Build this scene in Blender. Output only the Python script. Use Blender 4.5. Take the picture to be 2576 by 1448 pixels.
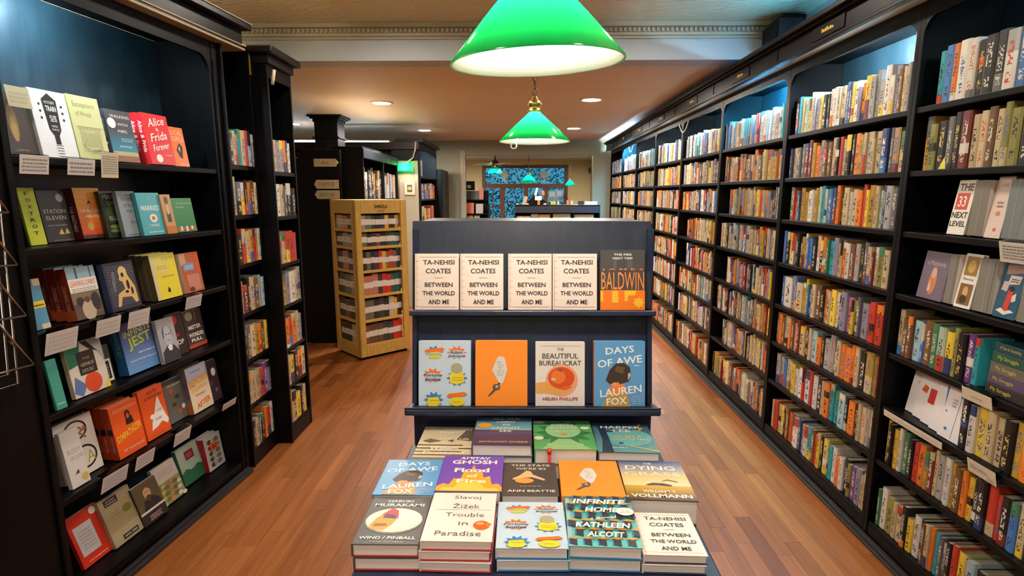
import bpy, bmesh, math, random
from mathutils import Matrix, Vector
for _o in list(bpy.data.objects):
    bpy.data.objects.remove(_o, do_unlink=True)
SC = bpy.context.scene
COL = SC.collection
PI = math.pi
R = math.radians

# ------------------------------------------------------------------ camera
cam_d = bpy.data.cameras.new('camera')
cam_d.sensor_width = 36.0
cam_d.lens = 1394.0 / 2576.0 * 36.0
cam_d.clip_start = 0.05
cam_d.clip_end = 200
cam = bpy.data.objects.new('camera', cam_d)
cam.location = (0, 0, 1.72)
cam.rotation_euler = (R(90 - 9.649), 0, R(0.891))
COL.objects.link(cam)
SC.camera = cam

# ------------------------------------------------------------------ world, exposure
wd = bpy.data.worlds.new('world')
SC.world = wd
wd.use_nodes = True
wd.node_tree.nodes['Background'].inputs[0].default_value = (0.10, 0.42, 0.62, 1)
wd.node_tree.nodes['Background'].inputs[1].default_value = 0.17
SC.view_settings.view_transform = 'Standard'
SC.view_settings.look = 'None'
SC.view_settings.gamma = 1.0
SC.view_settings.use_curve_mapping = False
SC.view_settings.exposure = 2.3
SC.cycles.max_bounces = 8
SC.cycles.diffuse_bounces = 4
SC.cycles.glossy_bounces = 3
SC.cycles.transmission_bounces = 6
SC.cycles.sample_clamp_indirect = 6.0
SC.cycles.caustics_reflective = False
SC.cycles.caustics_refractive = False

# lamp strengths (the lamps themselves are built further down)
L_BULB = 120.0
L_DOWN = 225.0       # recessed lights behind the beam
L_FRONT_FILL = 38.0       # added fill lights, out of view in the tin ceiling
L_TUBE = 150.0
L_CYAN = 560.0
L_COVE_FILL = 70.0        # tubes added out of sight on the cases to brighten the ceiling
WARM = (1.0, 0.72, 0.46)
WARMW = (1.0, 0.89, 0.78)
COOL = (0.62, 0.86, 1.0)
CYAN = (0.08, 0.55, 1.0)

# ------------------------------------------------------------------ materials
def new_mat(name):
    m = bpy.data.materials.new(name)
    m.use_nodes = True
    return m, m.node_tree, m.node_tree.nodes['Principled BSDF']

def N(nt, t, **kw):
    n = nt.nodes.new(t)
    for k, v in kw.items():
        setattr(n, k, v)
    return n

def plain(name, col, rough=0.5, metal=0.0, spec=0.5, coat=0.0):
    m, nt, b = new_mat(name)
    b.inputs['Base Color'].default_value = (*col, 1)
    b.inputs['Roughness'].default_value = rough
    b.inputs['Metallic'].default_value = metal
    b.inputs['Specular IOR Level'].default_value = spec
    b.inputs['Coat Weight'].default_value = coat
    return m

def emis(name, col, strength):
    m = bpy.data.materials.new(name)
    m.use_nodes = True
    nt = m.node_tree
    nt.nodes.remove(nt.nodes['Principled BSDF'])
    e = N(nt, 'ShaderNodeEmission')
    e.inputs[0].default_value = (*col, 1)
    e.inputs[1].default_value = strength
    nt.links.new(e.outputs[0], nt.nodes['Material Output'].inputs[0])
    return m

def painted_wood(name, col, col2, rough, scale=3.0, bump=0.04, spec=0.3):
    m, nt, b = new_mat(name)
    tc = N(nt, 'ShaderNodeTexCoord')
    mp = N(nt, 'ShaderNodeMapping')
    mp.inputs['Scale'].default_value = (scale * 4, scale * 4, scale * 0.7)
    nz = N(nt, 'ShaderNodeTexNoise')
    nz.inputs['Scale'].default_value = 4.0
    nz.inputs['Detail'].default_value = 5.0
    rp = N(nt, 'ShaderNodeValToRGB')
    rp.color_ramp.elements[0].position = 0.35
    rp.color_ramp.elements[1].position = 0.7
    rp.color_ramp.elements[0].color = (*col, 1)
    rp.color_ramp.elements[1].color = (*col2, 1)
    bp = N(nt, 'ShaderNodeBump')
    bp.inputs['Strength'].default_value = bump
    bp.inputs['Distance'].default_value = 0.01
    L = nt.links.new
    L(tc.outputs['Object'], mp.inputs[0]); L(mp.outputs[0], nz.inputs['Vector'])
    L(nz.outputs[0], rp.inputs[0]); L(rp.outputs[0], b.inputs['Base Color'])
    L(nz.outputs[0], bp.inputs['Height']); L(bp.outputs[0], b.inputs['Normal'])
    mr = N(nt, 'ShaderNodeMapRange')
    mr.inputs['To Min'].default_value = rough - 0.06
    mr.inputs['To Max'].default_value = rough + 0.1
    L(nz.outputs[0], mr.inputs[0]); L(mr.outputs[0], b.inputs['Roughness'])
    b.inputs['Specular IOR Level'].default_value = spec
    return m

def print_mat(name, rough, spec=0.5):
    """Flat print: the colour of every face comes from its 'paint' attribute."""
    m, nt, b = new_mat(name)
    a = N(nt, 'ShaderNodeAttribute', attribute_name='paint')
    nt.links.new(a.outputs['Color'], b.inputs['Base Color'])
    b.inputs['Roughness'].default_value = rough
    b.inputs['Specular IOR Level'].default_value = spec
    return m

def spine_mat():
    """Book spines: paint colour, with lines of small print across the spine where the UVs lie in 0..1."""
    m, nt, b = new_mat('book_spine')
    L = nt.links.new
    pa = N(nt, 'ShaderNodeAttribute', attribute_name='paint')
    ik = N(nt, 'ShaderNodeAttribute', attribute_name='ink')
    uv = N(nt, 'ShaderNodeUVMap', uv_map='UVMap')
    sd = N(nt, 'ShaderNodeUVMap', uv_map='seed')
    s1 = N(nt, 'ShaderNodeSeparateXYZ'); s2 = N(nt, 'ShaderNodeSeparateXYZ')
    L(uv.outputs[0], s1.inputs[0]); L(sd.outputs[0], s2.inputs[0])
    def M(op, a, bb=None, clamp=False):
        n = N(nt, 'ShaderNodeMath', operation=op, use_clamp=clamp)
        for i, x in enumerate((a, bb)):
            if x is None: continue
            if isinstance(x, (int, float)): n.inputs[i].default_value = x
            else: L(x, n.inputs[i])
        return n.outputs[0]
    u, v = s1.outputs[0], s1.outputs[1]
    seed, asp = s2.outputs[0], s2.outputs[1]
    across = M('LESS_THAN', M('ABSOLUTE', M('SUBTRACT', u, 0.5)), 0.22)
    # two zones along the spine: title and author, their place from the seed
    fr = M('FRACT', M('MULTIPLY', seed, 7.13))
    c1 = M('ADD', 0.52, M('MULTIPLY', fr, 0.16))
    z1 = M('LESS_THAN', M('ABSOLUTE', M('SUBTRACT', v, c1)), 0.2)
    z2 = M('LESS_THAN', M('ABSOLUTE', M('SUBTRACT', v, 0.2)), 0.09)
    zone = M('MAXIMUM', z1, z2)
    # letters: cells along the spine
    cell = M('FLOOR', M('MULTIPLY', v, M('MULTIPLY', asp, 1.9)))
    cmb = N(nt, 'ShaderNodeCombineXYZ')
    L(M('MULTIPLY', v, M('MULTIPLY', asp, 5.5)), cmb.inputs[0]); L(M('MULTIPLY', u, 5.0), cmb.inputs[1]); L(M('MULTIPLY', seed, 91.0), cmb.inputs[2])
    nz = N(nt, 'ShaderNodeTexNoise', noise_dimensions='3D')
    nz.inputs['Scale'].default_value = 1.0
    nz.inputs['Detail'].default_value = 1.0
    L(cmb.outputs[0], nz.inputs['Vector'])
    mark = M('GREATER_THAN', nz.outputs[0], 0.52)
    fac = M('MULTIPLY', M('MULTIPLY', across, zone), M('MULTIPLY', mark, ik.outputs['Alpha']))
    mx = N(nt, 'ShaderNodeMix', data_type='RGBA')
    L(fac, mx.inputs['Factor']); L(pa.outputs['Color'], mx.inputs[6]); L(ik.outputs['Color'], mx.inputs[7])
    L(mx.outputs[2], b.inputs['Base Color'])
    b.inputs['Roughness'].default_value = 0.42
    return m

def paper_mat(name, col):
    m, nt, b = new_mat(name)
    L = nt.links.new
    tc = N(nt, 'ShaderNodeTexCoord')
    mp = N(nt, 'ShaderNodeMapping')
    mp.inputs['Scale'].default_value = (3, 900, 3)
    nz = N(nt, 'ShaderNodeTexNoise'); nz.inputs['Scale'].default_value = 1.0
    rp = N(nt, 'ShaderNodeValToRGB')
    rp.color_ramp.elements[0].color = (*[c * 0.84 for c in col], 1)
    rp.color_ramp.elements[1].color = (*col, 1)
    rp.color_ramp.elements[0].position = 0.35; rp.color_ramp.elements[1].position = 0.6
    L(tc.outputs['Object'], mp.inputs[0]); L(mp.outputs[0], nz.inputs['Vector']); L(nz.outputs[0], rp.inputs[0])
    L(rp.outputs[0], b.inputs['Base Color'])
    b.inputs['Roughness'].default_value = 0.85
    b.inputs['Specular IOR Level'].default_value = 0.2
    return m

def floor_wood():
    m, nt, b = new_mat('floor_oak')
    L = nt.links.new
    geo = N(nt, 'ShaderNodeNewGeometry')
    tc = N(nt, 'ShaderNodeTexCoord')
    mp = N(nt, 'ShaderNodeMapping'); mp.inputs['Scale'].default_value = (26, 1.6, 26)
    ad = N(nt, 'ShaderNodeVectorMath', operation='ADD')
    sc = N(nt, 'ShaderNodeVectorMath', operation='SCALE'); sc.inputs['Scale'].default_value = 37.0
    cb = N(nt, 'ShaderNodeCombineXYZ')
    oi = N(nt, 'ShaderNodeObjectInfo')
    sm = N(nt, 'ShaderNodeMath', operation='ADD'); fr_ = N(nt, 'ShaderNodeMath', operation='FRACT')
    L(geo.outputs['Random Per Island'], sm.inputs[0]); L(oi.outputs['Random'], sm.inputs[1]); L(sm.outputs[0], fr_.inputs[0])
    L(fr_.outputs[0], cb.inputs[1]); L(fr_.outputs[0], cb.inputs[2])
    L(cb.outputs[0], sc.inputs[0])
    L(geo.outputs['Position'], mp.inputs[0]); L(mp.outputs[0], ad.inputs[0]); L(sc.outputs[0], ad.inputs[1])
    nz = N(nt, 'ShaderNodeTexNoise'); nz.inputs['Scale'].default_value = 1.0; nz.inputs['Detail'].default_value = 6.0; nz.inputs['Roughness'].default_value = 0.6
    L(ad.outputs[0], nz.inputs['Vector'])
    r1 = N(nt, 'ShaderNodeValToRGB')
    e = r1.color_ramp.elements
    e[0].position = 0.0; e[0].color = (0.165, 0.049, 0.013, 1)
    e[1].position = 1.0; e[1].color = (0.37, 0.124, 0.032, 1)
    for p, c in ((0.07, (0.225, 0.069, 0.0175, 1)), (0.25, (0.262, 0.082, 0.020, 1)), (0.6, (0.292, 0.094, 0.0235, 1)), (0.88, (0.322, 0.105, 0.0265, 1))):
        q = e.new(p); q.color = c
    L(fr_.outputs[0], r1.inputs[0])
    r2 = N(nt, 'ShaderNodeValToRGB')
    r2.color_ramp.elements[0].position = 0.3; r2.color_ramp.elements[0].color = (0.68, 0.66, 0.63, 1)
    r2.color_ramp.elements[1].position = 0.68; r2.color_ramp.elements[1].color = (1.08, 1.08, 1.08, 1)
    L(nz.outputs[0], r2.inputs[0])
    mx = N(nt, 'ShaderNodeMix', data_type='RGBA', blend_type='MULTIPLY'); mx.inputs['Factor'].default_value = 1.0
    L(r1.outputs[0], mx.inputs[6]); L(r2.outputs[0], mx.inputs[7]); L(mx.outputs[2], b.inputs['Base Color'])
    b.inputs['Roughness'].default_value = 0.40
    b.inputs['Specular IOR Level'].default_value = 0.16
    bp = N(nt, 'ShaderNodeBump'); bp.inputs['Strength'].default_value = 0.05; bp.inputs['Distance'].default_value = 0.004
    L(nz.outputs[0], bp.inputs['Height']); L(bp.outputs[0], b.inputs['Normal'])
    return m

def plaster(name, col, rough=0.7, bump=0.02, scale=6.0, col2=None):
    m, nt, b = new_mat(name)
    L = nt.links.new
    tc = N(nt, 'ShaderNodeTexCoord')
    nz = N(nt, 'ShaderNodeTexNoise'); nz.inputs['Scale'].default_value = scale; nz.inputs['Detail'].default_value = 4.0
    L(tc.outputs['Object'], nz.inputs['Vector'])
    rp = N(nt, 'ShaderNodeValToRGB')
    rp.color_ramp.elements[0].color = (*[c * 0.9 for c in col], 1)
    rp.color_ramp.elements[1].color = (*(col2 or col), 1)
    L(nz.outputs[0], rp.inputs[0]); L(rp.outputs[0], b.inputs['Base Color'])
    bp = N(nt, 'ShaderNodeBump'); bp.inputs['Strength'].default_value = bump * 5; bp.inputs['Distance'].default_value = 0.01
    L(nz.outputs[0], bp.inputs['Height']); L(bp.outputs[0], b.inputs['Normal'])
    b.inputs['Roughness'].default_value = rough
    return m

def tin_ceiling():
    m, nt, b = new_mat('pressed_tin')
    L = nt.links.new
    tc = N(nt, 'ShaderNodeTexCoord')
    v = N(nt, 'ShaderNodeTexVoronoi'); v.inputs['Scale'].default_value = 16.0
    mp = N(nt, 'ShaderNodeMapping'); mp.inputs['Scale'].default_value = (1, 1.6, 1)
    nz = N(nt, 'ShaderNodeTexNoise'); nz.inputs['Scale'].default_value = 30.0; nz.inputs['Detail'].default_value = 5.0
    L(tc.outputs['Object'], mp.inputs[0]); L(mp.outputs[0], v.inputs['Vector']); L(mp.outputs[0], nz.inputs['Vector'])
    ad = N(nt, 'ShaderNodeMath', operation='ADD'); L(v.outputs[0], ad.inputs[0]); L(nz.outputs[0], ad.inputs[1])
    bp = N(nt, 'ShaderNodeBump'); bp.inputs['Strength'].default_value = 0.45; bp.inputs['Distance'].default_value = 0.02
    L(ad.outputs[0], bp.inputs['Height']); L(bp.outputs[0], b.inputs['Normal'])
    b.inputs['Base Color'].default_value = (0.66, 0.62, 0.42, 1)
    b.inputs['Roughness'].default_value = 0.45
    return m

def translucent(name, col, tr, rough=0.2):
    """Thin coloured glass: scatters light through, with a glossy face."""
    m = bpy.data.materials.new(name); m.use_nodes = True
    nt = m.node_tree; L = nt.links.new
    nt.nodes.remove(nt.nodes['Principled BSDF'])
    d = N(nt, 'ShaderNodeBsdfDiffuse'); d.inputs[0].default_value = (*col, 1)
    t = N(nt, 'ShaderNodeBsdfTranslucent'); t.inputs[0].default_value = (*col, 1)
    g = N(nt, 'ShaderNodeBsdfGlossy'); g.inputs['Roughness'].default_value = rough
    m1 = N(nt, 'ShaderNodeMixShader'); m1.inputs[0].default_value = tr
    m2 = N(nt, 'ShaderNodeMixShader'); m2.inputs[0].default_value = 0.05
    L(d.outputs[0], m1.inputs[1]); L(t.outputs[0], m1.inputs[2]); L(m1.outputs[0], m2.inputs[1]); L(g.outputs[0], m2.inputs[2])
    L(m2.outputs[0], nt.nodes['Material Output'].inputs[0])
    return m

def glass_pane(name, tint=(0.85, 0.95, 1.0)):
    m = bpy.data.materials.new(name); m.use_nodes = True
    nt = m.node_tree; L = nt.links.new
    nt.nodes.remove(nt.nodes['Principled BSDF'])
    t = N(nt, 'ShaderNodeBsdfTransparent'); t.inputs[0].default_value = (*tint, 1)
    g = N(nt, 'ShaderNodeBsdfGlossy'); g.inputs['Roughness'].default_value = 0.03
    f = N(nt, 'ShaderNodeFresnel'); f.inputs[0].default_value = 1.45
    x = N(nt, 'ShaderNodeMixShader')
    L(f.outputs[0], x.inputs[0]); L(t.outputs[0], x.inputs[1]); L(g.outputs[0], x.inputs[2]); L(x.outputs[0], nt.nodes['Material Output'].inputs[0])
    return m

M = dict(
    black=painted_wood('black_painted_wood', (0.0016, 0.0016, 0.0021), (0.0032, 0.0032, 0.004), 0.4, 3.0, 0.03, 0.16),
    back=painted_wood('blue_black_panel', (0.007, 0.018, 0.026), (0.013, 0.030, 0.040), 0.30, 2.0, 0.03, 0.5),
    brownblack=painted_wood('brown_black_wood', (0.003, 0.0017, 0.0014), (0.006, 0.0035, 0.003), 0.4, 3.0, 0.03, 0.16),
    cornice=painted_wood('dark_cornice', (0.006, 0.005, 0.0048), (0.012, 0.0105, 0.0095), 0.36, 3.0, 0.03, 0.22),
    soffit=plain('pale_soffit', (0.5, 0.58, 0.64), 0.5),
    navy=painted_wood('navy_painted_wood', (0.010, 0.017, 0.042), (0.016, 0.026, 0.056), 0.36, 2.0, 0.05, 0.35),
    navytop=painted_wood('lit_navy_wood', (0.014, 0.019, 0.032), (0.022, 0.028, 0.044), 0.42, 2.0, 0.05, 0.35),  # greyer navy: light and sheen on the upper panel put into its colour
    worn=plain('worn_tan_edge', (0.30, 0.22, 0.13), 0.5),
    gold=plain('gold_edge', (0.62, 0.36, 0.06), 0.4, 0.3),
    strip=plain('rubber_floor_strip', (0.022, 0.022, 0.026), 0.3),
    floor=floor_wood(),
    subfloor=plain('dark_joint', (0.05, 0.022, 0.010), 0.8),
    tin=tin_ceiling(),
    ceil=plaster('tan_ceiling', (0.70, 0.59, 0.49), 0.6, 0.004, 2.0),
    beam=plaster('white_beam', (0.44, 0.49, 0.55), 0.6, 0.008, 3.0),
    crown=plaster('cream_crown', (0.46, 0.42, 0.34), 0.5, 0.02, 20.0),
    wallg=plaster('sage_wall', (0.27, 0.26, 0.18), 0.7, 0.008, 3.0),
    wallb=plaster('beige_wall', (0.42, 0.36, 0.26), 0.7, 0.008, 3.0),
    paper=paper_mat('page_edges', (0.86, 0.79, 0.75)),
    spine=spine_mat(),
    prn=print_mat('cover_print', 0.4, 0.4),
    jacket=print_mat('cover_jacket', 0.36, 0.5),
    card=print_mat('card_stock', 0.75, 0.2),
    clear=glass_pane('clear_acrylic', (0.96, 0.98, 1.0)),
    glass=glass_pane('window_glass'),
    oak=painted_wood('golden_oak', (0.50, 0.30, 0.065), (0.60, 0.38, 0.09), 0.42, 3.0, 0.05),
    brass=plain('brass', (0.75, 0.52, 0.16), 0.25, 1.0),
    bronze=plain('dark_bronze', (0.09, 0.065, 0.035), 0.4, 0.9),
    chrome=plain('bright_wire', (0.45, 0.42, 0.40), 0.25, 1.0),
    green_glass=translucent('green_glass', (0.006, 0.50, 0.105), 0.8, 0.12),
    white_glass=translucent('opal_lining', (0.86, 0.80, 0.74), 0.5, 0.4),
    bulb=emis('lit_bulb', WARMW, L_BULB),
    down=emis('downlight_lens', WARMW, L_DOWN), front=emis('added_front_lens', WARMW, L_FRONT_FILL), cove=emis('added_warm_tube', (1.0, 0.80, 0.52), L_COVE_FILL),
    tube_cool=emis('cool_tube', COOL, L_TUBE),
    tube_cyan=emis('cyan_tube', CYAN, L_CYAN),
    trimwhite=plain('white_metal', (0.7, 0.68, 0.64), 0.4),
    doorwood=painted_wood('red_brown_wood', (0.10, 0.035, 0.015), (0.15, 0.055, 0.024), 0.4),
    signwood=painted_wood('pale_sign_wood', (0.46, 0.38, 0.26), (0.56, 0.48, 0.34), 0.6),
    tanboard=painted_wood('tan_board', (0.40, 0.23, 0.08), (0.47, 0.28, 0.10), 0.5),
    leaf=plain('foliage_leaf', (0.07, 0.22, 0.17), 0.5),
    cable=plain('pale_cable', (0.5, 0.48, 0.42), 0.5),
)
B1, B2, B3 = (M[k] for k in ('black', 'back', 'brownblack'))

# ------------------------------------------------------------------ mesh builder
class MB:
    def __init__(s):
        s.v = []; s.f = []; s.mi = []; s.c = []; s.ink = []; s.uv = []; s.sd = []
    def face(s, pts, mi=0, c=None, ink=None, uv=None, sd=None):
        b = len(s.v)
        s.v.extend([tuple(p) for p in pts])
        s.f.append(tuple(range(b, b + len(pts))))
        s.mi.append(mi); s.c.append(c); s.ink.append(ink); s.uv.append(uv); s.sd.append(sd)
    def mesh(s, verts, faces, mi=0, c=None):
        b = len(s.v)
        s.v.extend([tuple(p) for p in verts])
        for f in faces:
            s.f.append(tuple(i + b for i in f)); s.mi.append(mi); s.c.append(c); s.ink.append(None); s.uv.append(None); s.sd.append(None)
    def box(s, x0, x1, y0, y1, z0, z1, mi=0, c=None, T=None):
        p = [(x0, y0, z0), (x1, y0, z0), (x1, y1, z0), (x0, y1, z0), (x0, y0, z1), (x1, y0, z1), (x1, y1, z1), (x0, y1, z1)]
        if T is not None: p = [T @ Vector(q) for q in p]
        s.mesh(p, [(0, 3, 2, 1), (4, 5, 6, 7), (0, 1, 5, 4), (1, 2, 6, 5), (2, 3, 7, 6), (3, 0, 4, 7)], mi, c)
        return s
    def prism(s, poly, h0, h1, axis='y', mi=0, c=None, T=None):
        """extrude a 2-d polygon; axis y: poly is (x,z); axis z: (x,y); axis x: (y,z)"""
        def P(a, b, h):
            q = {'y': (a, h, b), 'z': (a, b, h), 'x': (h, a, b)}[axis]
            return tuple(T @ Vector(q)) if T is not None else q
        n = len(poly)
        v = [P(a, b, h0) for a, b in poly] + [P(a, b, h1) for a, b in poly]
        f = [tuple(range(n)), tuple(range(2 * n - 1, n - 1, -1))] + [(i, i + n, (i + 1) % n + n, (i + 1) % n) for i in range(n)]
        s.mesh(v, f, mi, c)
        return s
    def tube(s, pts, r, n=8, mi=0, c=None, closed=False):
        pts = [Vector(p) for p in pts]
        v = []; f = []
        m = len(pts)
        for i, p in enumerate(pts):
            if closed: t = pts[(i + 1) % m] - pts[i - 1]
            else: t = pts[min(i + 1, m - 1)] - pts[max(i - 1, 0)]
            t.normalize()
            a = t.orthogonal() if abs(t.z) > 0.9 else t.cross(Vector((0, 0, 1)))
            if abs(t.z) > 0.9: a = Vector((1, 0, 0)) - t * t.x
            a.normalize(); b = t.cross(a)
            for k in range(n):
                w = 2 * PI * k / n
                v.append(p + (a * math.cos(w) + b * math.sin(w)) * r)
        rng = range(m) if closed else range(m - 1)
        for i in rng:
            j = (i + 1) % m
            for k in range(n):
                f.append((i * n + k, i * n + (k + 1) % n, j * n + (k + 1) % n, j * n + k))
        if not closed:
            f.append(tuple(range(n - 1, -1, -1))); f.append(tuple((m - 1) * n + k for k in range(n)))
        s.mesh(v, f, mi, c)
        return s
    def lathe(s, prof, n=24, mi=0, c=None, o=(0, 0, 0), cap=False):
        v = []; f = []
        for r, z in prof:
            for k in range(n):
                w = 2 * PI * k / n
                v.append((o[0] + r * math.cos(w), o[1] + r * math.sin(w), o[2] + z))
        for i in range(len(prof) - 1):
            for k in range(n):
                f.append((i * n + k, i * n + (k + 1) % n, (i + 1) * n + (k + 1) % n, (i + 1) * n + k))
        if cap:
            f.append(tuple(range(n - 1, -1, -1))); f.append(tuple((len(prof) - 1) * n + k for k in range(n)))
        s.mesh(v, f, mi, c)
        return s
    def data(s, name, mats, smooth=False):
        me = bpy.data.meshes.new(name)
        me.from_pydata(s.v, [], s.f)
        for m in (mats if isinstance(mats, (list, tuple)) else [mats]): me.materials.append(m)
        me.polygons.foreach_set('material_index', s.mi)
        if smooth: me.polygons.foreach_set('use_smooth', [True] * len(s.f))
        if any(x is not None for x in s.c):
            a = me.attributes.new('paint', 'FLOAT_COLOR', 'CORNER')
            buf = []
            for f, c in zip(s.f, s.c): buf += [*(c or (0.5, 0.5, 0.5))[:3], 1.0] * len(f)
            a.data.foreach_set('color', buf)
        if any(x is not None for x in s.uv):
            a = me.attributes.new('ink', 'FLOAT_COLOR', 'CORNER')
            buf = []
            for f, c in zip(s.f, s.ink): buf += ([*c, 1.0] if c else [0, 0, 0, 0.0]) * len(f)
            a.data.foreach_set('color', buf)
            u = me.uv_layers.new(name='UVMap'); w = me.uv_layers.new(name='seed')
            b1 = []; b2 = []
            for f, q, d in zip(s.f, s.uv, s.sd):
                for i in range(len(f)):
                    b1 += q[i] if q else (-5.0, -5.0)
                    b2 += d if d else (0.0, 1.0)
            u.data.foreach_set('uv', b1); w.data.foreach_set('uv', b2)
        me.update()
        return me
    def build(s, name, mats, parent=None, bevel=0.0, smooth=False, mw=None):
        o = bpy.data.objects.new(name, s.data(name, mats, smooth))
        COL.objects.link(o)
        if parent is not None: o.parent = parent
        if mw is not None: o.matrix_world = mw
        if bevel:
            b = o.modifiers.new('bevel', 'BEVEL'); b.width = bevel; b.segments = 2; b.limit_method = 'ANGLE'; b.angle_limit = R(40)
        return o

def tag(o, label=None, cat=None, group=None, kind=None):
    if label: o['label'] = label
    if cat: o['category'] = cat
    if group: o['group'] = group
    if kind: o['kind'] = kind
    return o
def thing(name, label, cat, mw=None, group=None):
    o = bpy.data.objects.new(name, None)
    o.empty_display_size = 0.05
    COL.objects.link(o)
    if mw is not None: o.matrix_world = mw
    return tag(o, label, cat, group)
def frame(x, y, z, deg): return Matrix.Translation((x, y, z)) @ Matrix.Rotation(R(deg), 4, 'Z')
ORD = 'first second third fourth fifth sixth seventh eighth ninth tenth eleventh twelfth thirteenth fourteenth fifteenth sixteenth seventeenth eighteenth nineteenth twentieth'.split()
for _t, _s in (('twentieth', 'twenty'), ('thirtieth', 'thirty'), ('fortieth', 'forty')):
    if _t not in ORD: ORD.append(_t)
    ORD += [_s + '-' + x for x in ORD[:9]]

# ------------------------------------------------------------------ lettering
_txt = {}
def text_tris(s, bold=0.0, shear=0.0):
    k = (s, bold, shear)
    if k not in _txt:
        cu = bpy.data.curves.new('lettering', 'FONT')
        cu.body = s; cu.resolution_u = 2; cu.fill_mode = 'FRONT'; cu.offset = bold; cu.shear = shear
        cu.align_x = 'CENTER'; cu.space_line = 0.9
        ob = bpy.data.objects.new('lettering', cu)
        COL.objects.link(ob)
        me = bpy.data.meshes.new_from_object(ob)
        v = [(p.co.x, p.co.y) for p in me.vertices]
        f = [tuple(p.vertices) for p in me.polygons]
        bpy.data.objects.remove(ob, do_unlink=True); bpy.data.curves.remove(cu); bpy.data.meshes.remove(me)
        if v:
            x0, x1 = min(p[0] for p in v), max(p[0] for p in v); y0, y1 = min(p[1] for p in v), max(p[1] for p in v)
            v = [((p[0] - x0) / max(x1 - x0, 1e-6) - 0.5, (p[1] - y0) / max(y1 - y0, 1e-6) - 0.5) for p in v]
        _txt[k] = (v, f)
    return _txt[k]

def ell(cx, cy, rx, ry, n=22, a0=0.0):
    return [(cx + rx * math.cos(a0 + 2 * PI * i / n), cy + ry * math.sin(a0 + 2 * PI * i / n)) for i in range(n)]
def burst(cx, cy, rx, ry, n=9, k=0.62):
    return [(cx + (rx if i % 2 == 0 else rx * k) * math.cos(PI * i / n), cy + (ry if i % 2 == 0 else ry * k) * math.sin(PI * i / n)) for i in range(2 * n)]

def print_ops(mb, ops, P, h):
    """ops in unit cover coordinates; P(u,v,layer) -> point"""
    lay = 0
    for op in ops:
        lay += 1
        k = op[0]
        if k == 'r':
            _, x0, y0, x1, y1, c = op
            mb.face([P(x0, y0, lay), P(x1, y0, lay), P(x1, y1, lay), P(x0, y1, lay)], 0, c)
        elif k == 'e':
            mb.face([P(x, y, lay) for x, y in ell(*op[1:5])], 0, op[5])
        elif k == 'p':
            mb.face([P(x, y, lay) for x, y in op[1]], 0, op[2])
        elif k == 'b':
            n = op[6] if len(op) > 6 else 9
            pts = burst(*op[1:5], n)
            cx, cy = op[1], op[2]
            for i in range(len(pts)):
                a, b2 = pts[i], pts[(i + 1) % len(pts)]
                mb.face([P(cx, cy, lay), P(a[0], a[1], lay), P(b2[0], b2[1], lay)], 0, op[5])
        elif k == 'g':   # printed colour blend from bottom to top in bands
            _, x0, y0, x1, y1, c0, c1 = op
            for i in range(10):
                t = i / 9.0
                c = tuple(c0[j] * (1 - t) + c1[j] * t for j in range(3))
                a, b2 = y0 + (y1 - y0) * i / 10, y0 + (y1 - y0) * (i + 1) / 10
                mb.face([P(x0, a, lay), P(x1, a, lay), P(x1, b2, lay), P(x0, b2, lay)], 0, c)
        elif k == 't':
            _, s, cx, cy, w, hh, c = op[:7]
            rot = op[7] if len(op) > 7 else 0
            v, f = text_tris(s, op[8] if len(op) > 8 else 0.0, op[9] if len(op) > 9 else 0.0)
            q = []
            for x, y in v:
                x, y = x * w, y * hh
                if rot == -90: x, y = y, -x
                elif rot == 90: x, y = -y, x
                elif rot: x, y = x * math.cos(R(rot)) - y * math.sin(R(rot)), x * math.sin(R(rot)) + y * math.cos(R(rot))
                q.append(P(cx + x, cy + y, lay))
            mb.mesh(q, f, 0, c)
        elif k == 'l':   # lines of small illegible print
            _, x0, y0, x1, y1, n, c = op
            rr = random.Random(int(1000 * (x0 + 3 * y0)) + n)
            st = (y1 - y0) / n
            for i in range(n):
                x = x0 + rr.random() * 0.04
                while x < x1 - 0.03:
                    w = 0.03 + rr.random() * 0.09
                    mb.face([P(x, y0 + st * i, lay), P(min(x + w, x1), y0 + st * i, lay), P(min(x + w, x1), y0 + st * (i + 0.5), lay), P(x, y0 + st * (i + 0.5), lay)], 0, c)
                    x += w + 0.022

# ------------------------------------------------------------------ books
W = (0.82, 0.79, 0.74); K = (0.012, 0.012, 0.014); CR = (0.78, 0.66, 0.55)
ORG = (0.86, 0.27, 0.03); RED = (0.62, 0.045, 0.02); TEAL = (0.06, 0.33, 0.38); YEL = (0.80, 0.62, 0.05)
def display_book(label, mw, w, h, t, col, ops, spine=None, spine_ops=None, hard=True, group=None, name='hardcover_book', edge=None, cat='book'):
    """front cover at local y=0 facing -y, spine at x=0, stands on z=0"""
    r = thing(name, label, cat, mw, group)
    spine = spine or col
    b = 0.0026 if hard else 0.0008
    i = 0.004 if hard else 0.0006
    mb = MB()
    mb.box(0, w, 0, b, 0, h, 0, col)
    mb.box(0, w, t - b, t, 0, h, 0, edge or col)
    mb.box(-0.0012, b, 0.0004, t - 0.0004, 0, h, 0, spine)
    mb.build('cover', M['jacket'], r, 0.0008)
    MB().box(b, w - i, b, t - b, i, h - i).build('page_block', M['paper'], r)
    if ops or spine_ops:
        pm = MB()
        if ops:
            print_ops(pm, ops, lambda u, v, l: (u * w, -0.0003 - 0.00012 * l, v * h), h)
            pm.build('cover_print', M['prn'], r)
        if spine_ops:
            pm = MB()
            print_ops(pm, spine_ops, lambda u, v, l: (-0.0016 - 0.00012 * l, t * (1 - u), v * h), h)
            pm.build('spine_print', M['prn'], r)
    return r

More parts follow.
